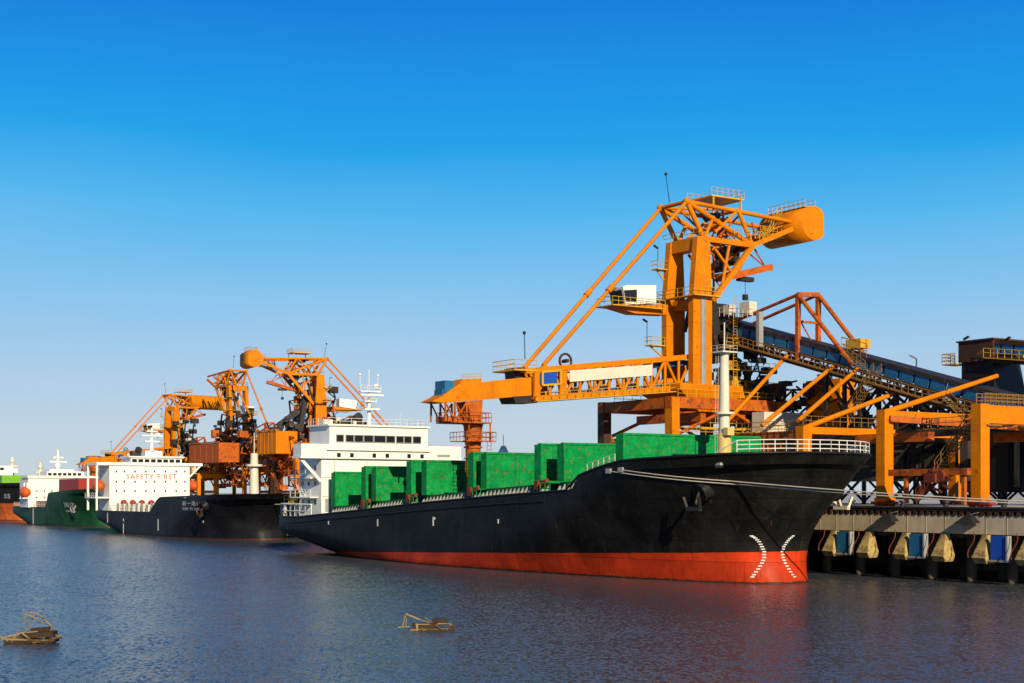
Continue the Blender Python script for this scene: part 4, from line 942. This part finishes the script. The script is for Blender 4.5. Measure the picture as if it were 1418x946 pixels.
def clone(label, px, t, sc, slew, skip=()):
    c = copy_tree(L1, None, skip); c['label'] = label
    p = PT(px, 682, t); place(c, p.x, t, ZB, LROT); c.scale = (sc, sc, sc)
    for ch in c.children:
        if ch.name.split('.')[0] not in PORTAL: ch.rotation_euler = (0, 0, slew)
    return c
L2 = clone('orange ship loader behind the white bridge house, round counterweight to the left', 436, 165, .88, R(173))
L3 = clone('orange ship loader with long cylindrical counterweight, boom reaching left over the navy ship', 240, 157.6, .76, R(12), ('counterweight_drum', 'drum_platform'))
L4 = clone('orange ship loader with peaked head frame behind the navy ship, boom turned right', 325, 166, .90, R(90), ('counterweight_drum', 'head_platform', 'drum_platform', 'monorail_beam'))
mb = MB(); dc = lp(1128, 309, 4.6); mb.tube((-6.5, 1, dc.z - 1.5), (-22.5, 1, dc.z - 1.5), 2.9, 2.9, 22)
o = mb.build('counterweight_drum', 'orange', L3); o.rotation_euler = (0, 0, R(12))

# ------------------------------------------------------------------ inclined conveyor with its trailing gantry
TCV = 140.0
cv = thing('conveyor_gantry', 'long inclined blue-sided conveyor on orange gantry legs feeding the big ship loader', 'conveyor', -112, 123, 7.4)
OV = (-112, 123, 7.4)
def cvz(s): return 33.3 + (s + 155.7) * (23.0 - 33.3) / 36.7     # top of the side cladding
s0, s1 = -158.0, -104.0
mb = MB()
for tt in (TCV - 1.7, TCV + 1.6):
    a, b = Vector((s0, tt, cvz(s0) - .75)), Vector((s1, tt, cvz(s1) - .75)); d = 0
    mb = MB()
    for k in range(22):
        p, q = a.lerp(b, k / 22 + .002), a.lerp(b, (k + 1) / 22 - .004); mb.bar(p, q, .1, 1.25)
    mb.build('side_cladding', 'blue', cv, OV)
mb = MB()
mb.bar((s0, TCV, cvz(s0) + .15), (s1, TCV, cvz(s1) + .15), 3.7, .5)
mb.build('conveyor_hood', 'dark', cv, OV)
mb = MB()
for tt in (TCV - 1.9, TCV + 1.9):
    mb.bar((s0, tt, cvz(s0) - 1.55), (s1, tt, cvz(s1) - 1.55), .35, .4); mb.bar((s0, tt, cvz(s0) - 3.0), (s1, tt, cvz(s1) - 3.0), .35, .4)
    mb.truss((s0, tt, cvz(s0) - 1.5), (s1, tt, cvz(s1) - 1.5), (s0, tt, cvz(s0) - 3), (s1, tt, cvz(s1) - 3), 24, .12)
for k in range(25): s = lerp(s0, s1, k / 24); mb.tube((s, TCV - 1.9, cvz(s) - 3), (s, TCV + 1.9, cvz(s) - 3), .12)
mb.bar((s0, TCV, cvz(s0) - 2.8), (s1, TCV, cvz(s1) - 2.8), 3.0, .2)
mb.build('conveyor_frame', 'brown', cv, OV)
mb = MB(); mb.bar((s0, TCV - 2.6, cvz(s0) - 2.6), (s1, TCV - 2.6, cvz(s1) - 2.6), 1.0, .12); mb.rail([(s0, TCV - 3.05, cvz(s0) - 2.5), (s1, TCV - 3.05, cvz(s1) - 2.5)], 1.1, 1.1, .05)
a = PT(1215, 515, TCV - 3.5); b = PT(1180, 572, TCV - 3.5)
mb.ladder(a, b, (0, 1, 0), 1.2, .5); mb.rail([a - Vector((0, .7, 0)), b - Vector((0, .7, 0))], 1.1, 1.0); mb.rail([a + Vector((0, .7, 0)), b + Vector((0, .7, 0))], 1.1, 1.0)
a = PT(1168, 490, TCV - 3.5); b = PT(1198, 512, TCV - 3.5); mb.ladder(a, b, (0, 1, 0), 1.2, .5); mb.rail([a, b], 1.1, .8)
mb.rail([PT(1165, 486, TCV - 3), PT(1200, 496, TCV - 3)], 1.8, 1.0)
mb.build('conveyor_walkway', 'ochre', cv, OV)
# A-frame
mb = MB()
for tt, pxa in ((TCV - 1.85, 1105), (TCV + 1.85, 1133)):
    top = PT(pxa, 408, tt); sx_ = top.x
    mb.bar((sx_, tt, top.z), (sx_, tt, cvz(sx_) - 2.5), .55, .55)
    mb.tube(top, (sx_ - 14.0, tt, cvz(sx_ - 14) - .2), .24); mb.tube(top, (sx_ + 9.8, tt, cvz(sx_ + 9.8) - 1.0), .3)
    ta = top
topa, topb = PT(1105, 408, TCV - 1.85), PT(1133, 408, TCV + 1.85)
mb.bar(topa, topb, .6, .6); z_ = PT(1105, 445, TCV - 1.85).z; mb.bar((topa.x, TCV - 1.85, z_), (topb.x, TCV + 1.85, z_), .3, .3)
mb.tube((topa.x, TCV - 1.85, topa.z - 3), (topb.x, TCV + 1.85, z_ - 4), .1)
mb.build('a_frame', 'orange_worn', cv, OV)
mb = MB(); p = PT(1052, 432, TCV - 2.4); q = PT(1052, 480, TCV - 2.4); mb.bar(p, q, .8, .6); mb.build('counter_tower', 'steel', cv, OV)
# head house and drives
mb = MB(); s = s0 + 1; mb.bx(s - 3.2, s + 1.5, TCV - 2.6, TCV + 2.6, cvz(s) - 4.2, cvz(s) - 1.2); mb.bx(s - 3, s + 1, TCV - 1.5, TCV + 1.5, cvz(s) - 1.2, cvz(s) + .6)
mb.tube((s - 1, TCV - 1.9, cvz(s) + 1.5), (s - 1, TCV + .4, cvz(s) + 1.5), 1.1, 1.1, 12)
mb.bx(s + .6, s + 2.6, TCV - 2.4, TCV - 1.0, cvz(s) - .2, cvz(s) + .9); mb.build('head_drive', 'dark', cv, OV)
mb = MB(); p = PT(1036, 428, TCV - 2); mb.box(p, (2.0, 1.4, 1.9)); p = PT(1010, 430, TCV - 2); mb.box(p, (1.2, 1.2, 1.5)); mb.rail([PT(990, 438, TCV - 3), PT(1042, 440, TCV - 3)], 1.2, 1.0); mb.build('control_box', 'cream', cv, OV)
mb = MB(); p = PT(1188, 482, TCV); mb.box(p + Vector((0, 0, .5)), (2.6, 1.8, 1.2)); mb.rail([PT(1165, 484, TCV), PT(1202, 487, TCV)], 1.5, .9); mb.build('belt_drive', 'yellow', cv, OV)
# portal frames: legs, transverse beams, raking struts
frames = [(-124.6, 16.9, 22.4), (-112.0, 18.2, 22.8), (-99.0, 18.2, None)]
for i, (s, zt, zs) in enumerate(frames):
    w = 1.25
    for tt in (123.0, 150.0):
        mb = MB(); mb.bx(s - w / 2, s + w / 2, tt - .7, tt + .7, 8.4, zt); mb.bx(s - w / 2 - .15, s + w / 2 + .15, tt - .85, tt + .85, 8.0, 8.4); lg = mb.build('leg', 'orange', cv, OV)
        mb = MB(); mb.bx(s - 1.6, s + 1.6, tt - .5, tt + .5, 7.75, 8.0)
        for k in (-1, 0, 1): mb.tube((s + k, tt - .25, 7.8), (s + k, tt + .25, 7.8), .38, .38, 10)
        mb.build('bogie', 'red', lg, OV)
    mb = MB()
    dz = 1.9 if i == 2 else .85
    mb.bx(s - w / 2 + .05, s + w / 2 - .05, 123.72, 149.28, zt - dz - .1, zt - .1); mb.build('transverse_beam', 'orange', cv, OV)
    if zs:
        mb = MB(); mb.tube((s, 122.9, zt - .3), (s + .3, TCV + 1.8, zs), .32, .27, 10); mb.build('raking_strut', 'orange', cv, OV)
for (sa_, ta_, za_, sb_, tb_, zb_) in ((-143, 126.5, 17.6, -143, 138.4, 27.8), (-134.5, 125.5, 17.4, -134.5, 138.3, 25.6), (-126, 123.5, 17.6, -130.5, 138.3, 24.8)):
    mb = MB(); mb.tube((sa_, ta_, za_), (sb_, tb_, zb_), .28, .26, 10); mb.build('raking_strut', 'orange', cv, OV)
mb = MB(); s = -99
mb.rail([(s - .5, 123, 18.2), (s - .5, 148, 18.2)], 1.1, .9, .05, 2); mb.rail([(s + .6, 123, 18.2), (s + .6, 148, 18.2)], 1.1, .9, .05, 2)
mb.bx(-111, -99.6, 127, 129, 16.0, 16.15); mb.rail([(-111, 127, 16.15), (-99.6, 127, 16.15)], 1.1, 1.0)
a = PT(1345, 590, 124.2); b = PT(1300, 652, 124.2); mb.ladder(a, b, (0, 1, 0), 1.3, .45, .07); mb.rail([a - Vector((0, .7, 0)), b - Vector((0, .7, 0))], 1.1, 1.2, .06); mb.rail([a + Vector((0, .7, 0)), b + Vector((0, .7, 0))], 1.1, 1.2, .06)
mb.bx(a.x - .2, a.x + 3, 123.2, 125.4, a.z - .1, a.z + .05); mb.rail([(a.x, 123.2, a.z), (a.x + 2.4, 123.2, a.z)], 1.1, .8)
a2 = PT(1310, 552, 126); mb.ladder(a2, PT(1345, 588, 124.5), (0, 1, 0), 1.2, .45, .06); mb.rail([a2, PT(1345, 588, 124.5)], 1.1, 1.0)
mb.rail([(-124.6, 123, 17.0), (-124.6, 140, 17.0)], 1.1, 1.2); mb.rail([(-140, 124, 16.6), (-124.6, 124, 16.6)], 1.1, 1.2)
mb.build('gantry_walkway', 'ochre', cv, OV)
mb = MB(); mb.bx(-111.2, -99.8, 140.5, 141.5, 14.9, 16.3); mb.bx(-124, -112.7, 131, 132, 14.9, 16.0); mb.bx(-143, -125.3, 124.5, 125.5, 15.6, 16.5)
mb.truss((-142, 125, 15.6), (-126, 125, 15.6), (-142, 125, 13.8), (-126, 125, 13.8), 7, .16)
mb.bar((-111.3, 123, 17.2), (-104, 140, 16.2), .6, .7); mb.build('longitudinal_beam', 'orange_worn', cv, OV)
# dark trestle under the conveyor
mb = MB()
for s in (-136, -130, -124, -118, -112, -106):
    for tt in (TCV - 1.7, TCV + 1.7): mb.bar((s, tt, 16.4), (s, tt, cvz(s) - 3.1), .45, .45)
for sa_, sb_ in zip((-136, -130, -124, -118, -112), (-130, -124, -118, -112, -106)):
    for tt in (TCV - 1.7, TCV + 1.7): mb.bar((sa_, tt, 16.6), (sb_, tt, cvz(sb_) - 3.4), .3, .3); mb.bar((sb_, tt, 16.6), (sa_, tt, cvz(sa_) - 3.4), .3, .3)
for tt in (TCV - 1.7, TCV + 1.7): mb.bar((-137, tt, 16.4), (-104, tt, 16.4), .5, .5)
mb.bx(-137, -104, TCV - 2, TCV + 2, 15.9, 16.1)
mb.build('trestle', 'dark', cv, OV)
mb = MB(); p = PT(1150, 545, 146); mb.bx(p.x - 3.2, p.x + 3.2, 144.5, 147.5, 15.5, 24.5); mb.build('side_hopper', 'orange', cv, OV)

for L, lab in ((L3, 'far conveyor gantry running right from the loader over the navy ship'), (L4, 'far conveyor gantry right of the peaked loader, behind the navy ship bow'), (L2, 'far conveyor gantry mostly hidden behind the white bridge house')):
    k = L.scale.x; w = L.location; ls, lt = w.x * UX + w.y * UY, w.x * VX + w.y * VY
    c = copy_tree(cv); c['label'] = lab; c['group'] = 'conveyor gantries feeding the ship loaders'; k *= .86; place(c, ls + 44.5 * k, lt - 9.4 * k, 7.4); c.scale = (k, k, k)
cv['group'] = 'conveyor gantries feeding the ship loaders'
def on_loader(L, s, t, z):
    bpy.context.view_layer.update(); return L.matrix_world.inverted() @ Wd(s, t, z)
def house(L, px0, px1, y0, y1, t):
    a, b = PT(px0, y0, t), PT(px1, y1, t); mb = MB(); n = []
    for (s_, z_) in ((a.x, b.z), (b.x, b.z), (b.x, a.z), (a.x, a.z)): n.append(on_loader(L, s_, t, z_))
    dv = on_loader(L, a.x, t + 6, b.z) - n[0]; mb.prism(n, dv)
    e = (n[1] - n[0]).normalized() * .3; up = Vector((0, 0, .3))
    for k in range(1, 5): q = n[0].lerp(n[1], k / 5) - dv.normalized() * .06; w = n[3].lerp(n[2], k / 5) - dv.normalized() * .06; mb.bar(q, w, .12, .12)
    mb.bar(n[3] + up - e, n[2] + up + e, .5, .4)
    mb.build('machinery_house', 'orange_worn' if L is L3 else 'orange', L)
house(L3, 262, 303, 616, 640, 150); house(L2, 356, 382, 599, 628, 152)
def lattice(L, px0, px1, y0, y1, t, nx, ny, mat, boxes):
    mb = MB(); g = {}
    for i in range(nx + 1):
        for j in range(ny + 1):
            jx = (px1 - px0) / nx * .22
            g[i, j] = PT(lerp(px0, px1, i / nx) + random.uniform(-jx, jx), lerp(y1, y0, j / ny) + random.uniform(-2, 2), t + (3 if (i + j) % 2 else 0) + random.uniform(-.5, .5))
    on = lambda p: on_loader(L, p.x, p.y, p.z)
    def lk(p, q, r_): mb.tube(on(p), on(q), r_, r_, 6)
    for (i, j), p in g.items():
        if j < ny: lk(p, g[i, j + 1], .28)
        if i < nx and (random.random() < .8 or j == 0): lk(p, g[i + 1, j], .2)
        if i < nx and j < ny and random.random() < .7:
            if random.random() < .5: lk(p, g[i + 1, j + 1], .17)
            else: lk(g[i + 1, j], g[i, j + 1], .17)
        if random.random() < boxes: mb.box(on(p), (random.uniform(1, 3.2), random.uniform(1, 2.6), random.uniform(.8, 2.6)))
    mb.build('transfer_tower', mat, L)
lattice(L4, 306, 350, 575, 672, 160, 4, 8, 'dark', .45); lattice(L4, 298, 372, 600, 672, 157, 6, 5, 'orange_worn', .3); lattice(L2, 414, 462, 540, 606, 168, 4, 5, 'dark', .45); lattice(L2, 402, 462, 555, 612, 166, 5, 4, 'orange_worn', .3)
lattice(L3, 242, 268, 585, 640, 156, 2, 4, 'dark', .5); lattice(L4, 368, 412, 606, 674, 155, 4, 5, 'orange_worn', .3); lattice(L3, 122, 146, 632, 668, 140, 2, 3, 'orange_worn', .4)
mb = MB()
for k in range(60):
    p = PT(random.uniform(1050, 1205), random.uniform(525, 598), 143 + random.uniform(-2, 4)); q = p + Vector((random.uniform(-3, 3), random.uniform(-1, 1), random.uniform(-2, 2))); mb.tube(p, q, .14, .14, 6)
    if k % 3 == 0: mb.box(p, (random.uniform(.5, 2.2), 1.2, random.uniform(.5, 1.6)))
mb.bx(-146, -122, 142, 147, 15.3, 15.8)
mb.build('belt_machinery', 'dark', cv, OV)
def frame_tower(px0, px1, y0, y1, t, nx, ny, mat, boxes, name):
    mb = MB(); g = {}
    for i in range(nx + 1):
        for j in range(ny + 1): g[i, j] = PT(lerp(px0, px1, i / nx), lerp(y1, y0, j / ny), t + (2.5 if (i + j) % 2 else 0))
    for (i, j), p in g.items():
        if j < ny: mb.bar(p, g[i, j + 1], .4, .4)
        if i < nx: mb.bar(p, g[i + 1, j], .3, .3)
        if i < nx and j < ny: mb.bar(*((p, g[i + 1, j + 1]) if (i + j) % 2 else (g[i + 1, j], g[i, j + 1])), .22, .22)
        if random.random() < boxes: mb.box(p, (random.uniform(1, 2.8), random.uniform(1, 2), random.uniform(.8, 2.2)))
    mb.build(name, mat, cv, OV)
frame_tower(1130, 1325, 545, 650, 151.5, 9, 3, 'dark', .25, 'support_frame')
frame_tower(1230, 1325, 560, 690, 148, 4, 4, 'black', .1, 'support_frame')
frame_tower(1010, 1120, 540, 604, 143, 5, 3, 'brown', .5, 'support_frame')
mb = MB(); p, q = PT(1125, 604, 150), PT(1340, 604, 150); mb.bx(p.x, q.x, 150, 150.6, 10.5, 15.6); mb.build('wind_wall', 'corrugated', cv, OV)
# ------------------------------------------------------------------ transfer tower and second conveyor at right
tw = thing('transfer_tower', 'dark rusty transfer tower with a conveyor running off to the right', 'tower', -119, 155, 7.3)
OT = (-119, 155, 7.3); p0, p1 = PT(1327, 475, 152), PT(1375, 475, 152)
mb = MB(); mb.bx(p0.x, p1.x, 152, 158, p0.z - 2.6, p0.z); mb.bx(p0.x - .2, p1.x + .2, 151.8, 158.2, p0.z, p0.z + .2); mb.build('drive_house', 'brown', tw, OT)
mb = MB(); zt = p0.z - 2.6; mb.frustum((p0.x + .5, p1.x + .5, 152, 159, 18.0), (p0.x + .3, p1.x - .3, 152.3, 157.7, zt)); mb.bx(p0.x - .5, p1.x + 3, 151, 160, 9, 18); mb.build('hopper', 'black', tw, OT)
mb = MB()
a, b = Vector((p1.x - 1, 154, p0.z - 1.0)), Vector((p1.x + 26, 154, p0.z - 4.6))
for tt in (152.4, 155.6):
    mb = MB()
    for k in range(14): q, w = a.lerp(b, k / 14 + .004), a.lerp(b, (k + 1) / 14 - .006); mb.bar((q.x, tt, q.z), (w.x, tt, w.z), .1, 1.3)
    mb.build('side_cladding', 'blue', tw, OT)
mb = MB(); mb.bar(a + Vector((0, 0, .8)), b + Vector((0, 0, .8)), 3.6, .4); mb.bar(a - Vector((0, 0, 1.4)), b - Vector((0, 0, 1.4)), 3.6, .9)
for s in (p1.x + 5, p1.x + 12): mb.bx(s - .6, s + .6, 153, 155, 7.3, p0.z - 2.5)
mb.build('conveyor_frame', 'brown', tw, OT)
mb = MB(); mb.rail([a + Vector((0, -2.6, -1.2)), b + Vector((0, -2.6, -1.2))], 1.1, 1.1); mb.bar(a + Vector((0, -2.2, -1.3)), b + Vector((0, -2.2, -1.3)), .9, .12)
q = PT(1308, 505, 152); mb.bx(q.x, p0.x, 151.5, 154, q.z - .15, q.z); mb.rail([(p0.x, 151.5, q.z), (q.x, 151.5, q.z), (q.x, 154, q.z)], 1.3, .8, .06, 2); mb.build('platform', 'yellow', tw, OT)
for k, (px, py0, py1) in enumerate(((1335, 476, 470), (1392, 488, 471), (1412, 490, 480))):
    p = PT(px, py0, 153.5); q = PT(px, py1, 153.5); mb = MB(); mb.tube(p - Vector((0, 0, 1)), q, .07, .06, 6); mb.bar(q, q + Vector((.8, -.1, .3)), .35, .2); mb.build('lamp_pole', 'dark', tw, OT)
r = thing('lamp_post', 'thin dark lamp post rising behind the inclined conveyor', 'lamp', PT(1269, 505, 150).x, 150, 7.3)
q = PT(1269, 497, 150); mb = MB(); mb.tube((0, 0, 0), (0, 0, q.z - 7.3), .12, .08, 8); mb.build('post', 'dark', r); mb = MB(); mb.bar((0, 0, q.z - 7.3), (-.9, -.2, q.z - 6.8), .4, .22); mb.build('lamp_head', 'steel', r)

# ------------------------------------------------------------------ long dark conveyor gallery on trestles
gl = thing('conveyor_gallery', 'long dark corrugated conveyor gallery on braced trestle legs behind the quay', 'gallery', -130, 160, 7.3)
OG = (-130, 160, 7.3); ga, gb = -190, -60
mb = MB(); mb.bx(ga, gb, 160, 166, 11.8, 16.9); mb.prism([(ga, 159.6, 16.92), (ga, 166.4, 16.92), (ga, 163, 17.9)], (gb - ga, 0, 0)); mb.build('cladding', 'corrugated', gl, OG)
mb = MB(); s = ga
while s < gb:
    for tt in (160.3, 165.7): mb.bar((s, tt, 7.3), (s, tt, 11.75), .45, .45); mb.bar((s, tt, 7.6), (s + 5, tt, 11.5), .25, .25); mb.bar((s + 5, tt, 7.6), (s, tt, 11.5), .25, .25)
    s += 5
mb.build('trestle', 'black', gl, OG)
for (x0, x1, z0, z1) in ((-142, -136, 15.3, 15.6), (-124, -110, 16.0, 16.4), (-104, -99, 16.2, 16.6)): mb = MB(); mb.bx(x0, x1, 159.5, 159.7, z0, z1); mb.build('light_strip', 'white', gl, OG)
mb = MB()
for k in range(26): s = -185 + k * 4.6; mb.bx(s, s + .9, 159.85, 159.95, 12.3, 12.9)
mb.build('side_windows', 'steel', gl, OG)

# ------------------------------------------------------------------ quay equipment
r = thing('gangway', 'rusty red and orange gangway rack standing between the gantry legs on the quay', 'gangway', -106, 121, 7.4); OQ = (-106, 121, 7.4)
mb = MB(); mb.bar(PT(1233, 655, 121), PT(1342, 653, 121), .7, .7); mb.bar(PT(1255, 655, 121), PT(1255, 697, 121), .4, .4); mb.bar(PT(1335, 655, 121), PT(1335, 699, 121), .4, .4); mb.build('rack', 'orange_worn', r, OQ)
mb = MB(); mb.bar(PT(1268, 692, 120.5), PT(1296, 652, 120.5), .5, .5); mb.rail([PT(1268, 692, 120), PT(1298, 655, 120)], 1.1, .8); q = PT(1292, 662, 120.5); mb.box(q, (1.5, 1.2, 1.0)); mb.tube(q + Vector((1.0, -.3, .2)), q + Vector((1.0, .6, .2)), .65, .65, 12)
for k in range(9): w = q + Vector((random.uniform(-2.2, 2.4), random.uniform(-.3, .8), random.uniform(-1.6, .4))); mb.bar(w, w + Vector((random.uniform(-1, 1), 0, random.uniform(-1, .8))), .22, .22)
mb.build('winch', 'rustred', r, OQ)
for i, px in enumerate((1180, 1250, 1310, 1390)):
    p = PT(px, 700, 118.6); r = thing('bollard', ['dark steel bollard on the quay edge just right of the ship\'s bow', 'dark steel bollard at the quay edge between the two front gantry legs', 'dark steel bollard at the quay edge under the stair', 'dark steel bollard on the quay edge right of the thick orange leg'][i], 'bollard', p.x, 118.6, 7.4, 'mooring bollards along the quay edge')
    mb = MB(); mb.tube((0, 0, 0), (0, 0, .55), .3, .24, 12); mb.tube((0, 0, .55), (0, 0, .75), .42, .38, 12); mb.build('bollard_body', 'dark', r); mb = MB(); mb.bx(-.5, .5, -.5, .5, -.01, .08); mb.build('base_plate', 'steel', r)

# mooring ropes
def rope(a, b, sag, rad, label, bv=None, name='mooring_rope'):
    mb = MB(); pts = []
    for k in range(73):
        t = k / 72; p = a.lerp(b, t); p.z -= sag * 4 * t * (1 - t)
        if bv and p.x < -98:
            h = side_hit(bv, p.x, p.z, False, TC)[0]
            if h and p.y > h.y - .15: p.y = h.y - .15
        pts.append(p - a)
    mb.path(pts, rad, 6); o = mb.build(name, 'rope'); place(o, a.x, a.y, a.z); tag(o, label, 'rope', 'ropes mooring the ships'); return o
def bowpt(s, z, tc, bv): h = side_hit(bv, s, z, False, tc)[0]; return Vector((s, h.y - .15, z))
a1 = bowpt(-118.5, 11.2, TC, bvA); a2 = bowpt(-116.5, 11.3, TC, bvA)
e1 = Vector((-30, 117.6, 7.8)); e2 = Vector((-30, 118.4, 7.8))
rope(a1, e1, 1.6, .06, 'lower of the two pale mooring ropes crossing the black bow to the quay', bvA)
rope(a2, e2, 1.5, .06, 'upper of the two pale mooring ropes crossing the black bow to the quay', bvA)
b1 = bowpt(-272, 8.0, tb, bvB); e = Vector((-214, 108, 6.0))
rope(b1, Vector((-226, 118, 7.6)), 1.0, .08, 'pale mooring rope leading right from the navy ship\'s bow')

# ------------------------------------------------------------------ floating debris
class RB(MB):
    def tube(s, a, b, r0, r1=None, n=6): MB.tube(s, a, b, r0 * .62, (r0 if r1 is None else r1) * .55, n)
def debris(px, py, label, build):
    Y = CAM_H * FPX / (py - HOR); r = bpy.data.objects.new('floating_raft', None); col.objects.link(r); r.location = (A(px) * Y, Y, 0)
    tag(r, label, 'debris', 'broken timber rafts floating on the water'); build(r, Y / FPX); return r
def raft1(r, m):
    P3 = lambda x, y, d=0: Vector(((x - 43) * m, d, max(-.05, (890 - y) * m)))
    mb = RB()
    for d in (-.6, .6): mb.tube(P3(7, 884, d), P3(80, 884 - (2 if d > 0 else -2), d), .13, .10, 8)
    for x in (8, 22, 40, 60, 78): mb.tube(P3(x, 885, -.7), P3(x + 3, 884, .7), .09, .09, 6)
    mb.tube(P3(6, 883, -.6), P3(34, 876, .2), .10); mb.tube(P3(34, 877, .2), P3(66, 873, .5), .10); mb.tube(P3(34, 877, -.3), P3(52, 888, -.7), .12); mb.tube(P3(5, 880, -.6), P3(16, 887, -.6), .10); mb.tube(P3(21, 888, -.6), P3(25, 876, -.1), .08)
    mb.tube(P3(42, 885, .2), P3(67, 876, .6), .11); mb.tube(P3(50, 889, -.7), P3(80, 883, -.3), .10)
    mb.tube(P3(68, 876, .5), P3(79, 885, .4), .10); mb.build('floor_frame', 'bamboo', r)
    mb = RB(); mb.tube(P3(31, 864, .3), P3(34, 848.5, .3), .06); mb.tube(P3(34, 848.5, .3), P3(49, 850, .3), .07); mb.tube(P3(35, 876, .1), P3(47, 851, .1), .07); mb.path([P3(49, 850, .2), P3(56, 854, .2), P3(63, 861, .2), P3(70, 868, .2), P3(68, 874, .3)], .10); mb.path([P3(37, 850, -.2), P3(50, 856, -.2), P3(62, 864, -.1)], .08); mb.build('bent_frame', 'bamboo', r)
    mb = RB(); mb.bar(P3(28, 881, .3), P3(74, 878, .4), 1.0, .3); mb.bar(P3(40, 874, .5), P3(66, 872, .5), .4, .25); mb.bar(P3(10, 888, 0), P3(78, 886.5, 0), 1.2, .2); mb.build('boards', 'wood', r)
def raft2(r, m):
    P3 = lambda x, y, d=0: Vector(((x - 593) * m, d, max(-.05, (872 - y) * m)))
    mb = RB(); mb.tube(P3(569, 871, -.5), P3(631, 868.5, -.4), .12, .09); mb.tube(P3(575, 866, .5), P3(625, 864, .5), .11); mb.tube(P3(583, 866, -.3), P3(588, 872, -.6), .08); mb.tube(P3(576, 863, -.5), P3(604, 863, -.3), .09)
    mb.tube(P3(604, 864, -.4), P3(613, 870, -.6), .12); mb.tube(P3(606, 863, 0), P3(621, 863, 0), .10); mb.tube(P3(621, 863, 0), P3(631, 868, -.3), .12); mb.tube(P3(578, 862, -.4), P3(578, 872, -.5), .18)
    for x in (572, 590, 600, 620): mb.tube(P3(x, 870, -.6), P3(x + 2, 868, .6), .08)
    mb.build('floor_frame', 'bamboo', r)
    mb = RB(); mb.tube(P3(557, 868, 0), P3(562, 849, 0), .10); mb.tube(P3(562, 849.5, 0), P3(580, 857, .1), .13); mb.tube(P3(580, 857, .1), P3(601, 864, .2), .06); mb.tube(P3(561, 868, .2), P3(563, 852, .2), .07); mb.tube(P3(588, 855, .3), P3(605, 866, -.2), .06); mb.tube(P3(551, 868, 0), P3(567, 867, .1), .09); mb.build('bent_frame', 'bamboo', r)
    mb = RB(); mb.bar(P3(571, 868, .1), P3(604, 866, .1), 1.0, .45); mb.bar(P3(598, 861, .5), P3(619, 861, .5), .5, .4); mb.bar(P3(571, 872, 0), P3(629, 871, 0), 1.1, .15); mb.build('boards', 'wood', r)
debris(43, 890, 'broken bamboo raft with a tall bent frame, at the lower left', raft1)
debris(593, 873, 'low broken bamboo raft floating in front of the foreground ship', raft2)
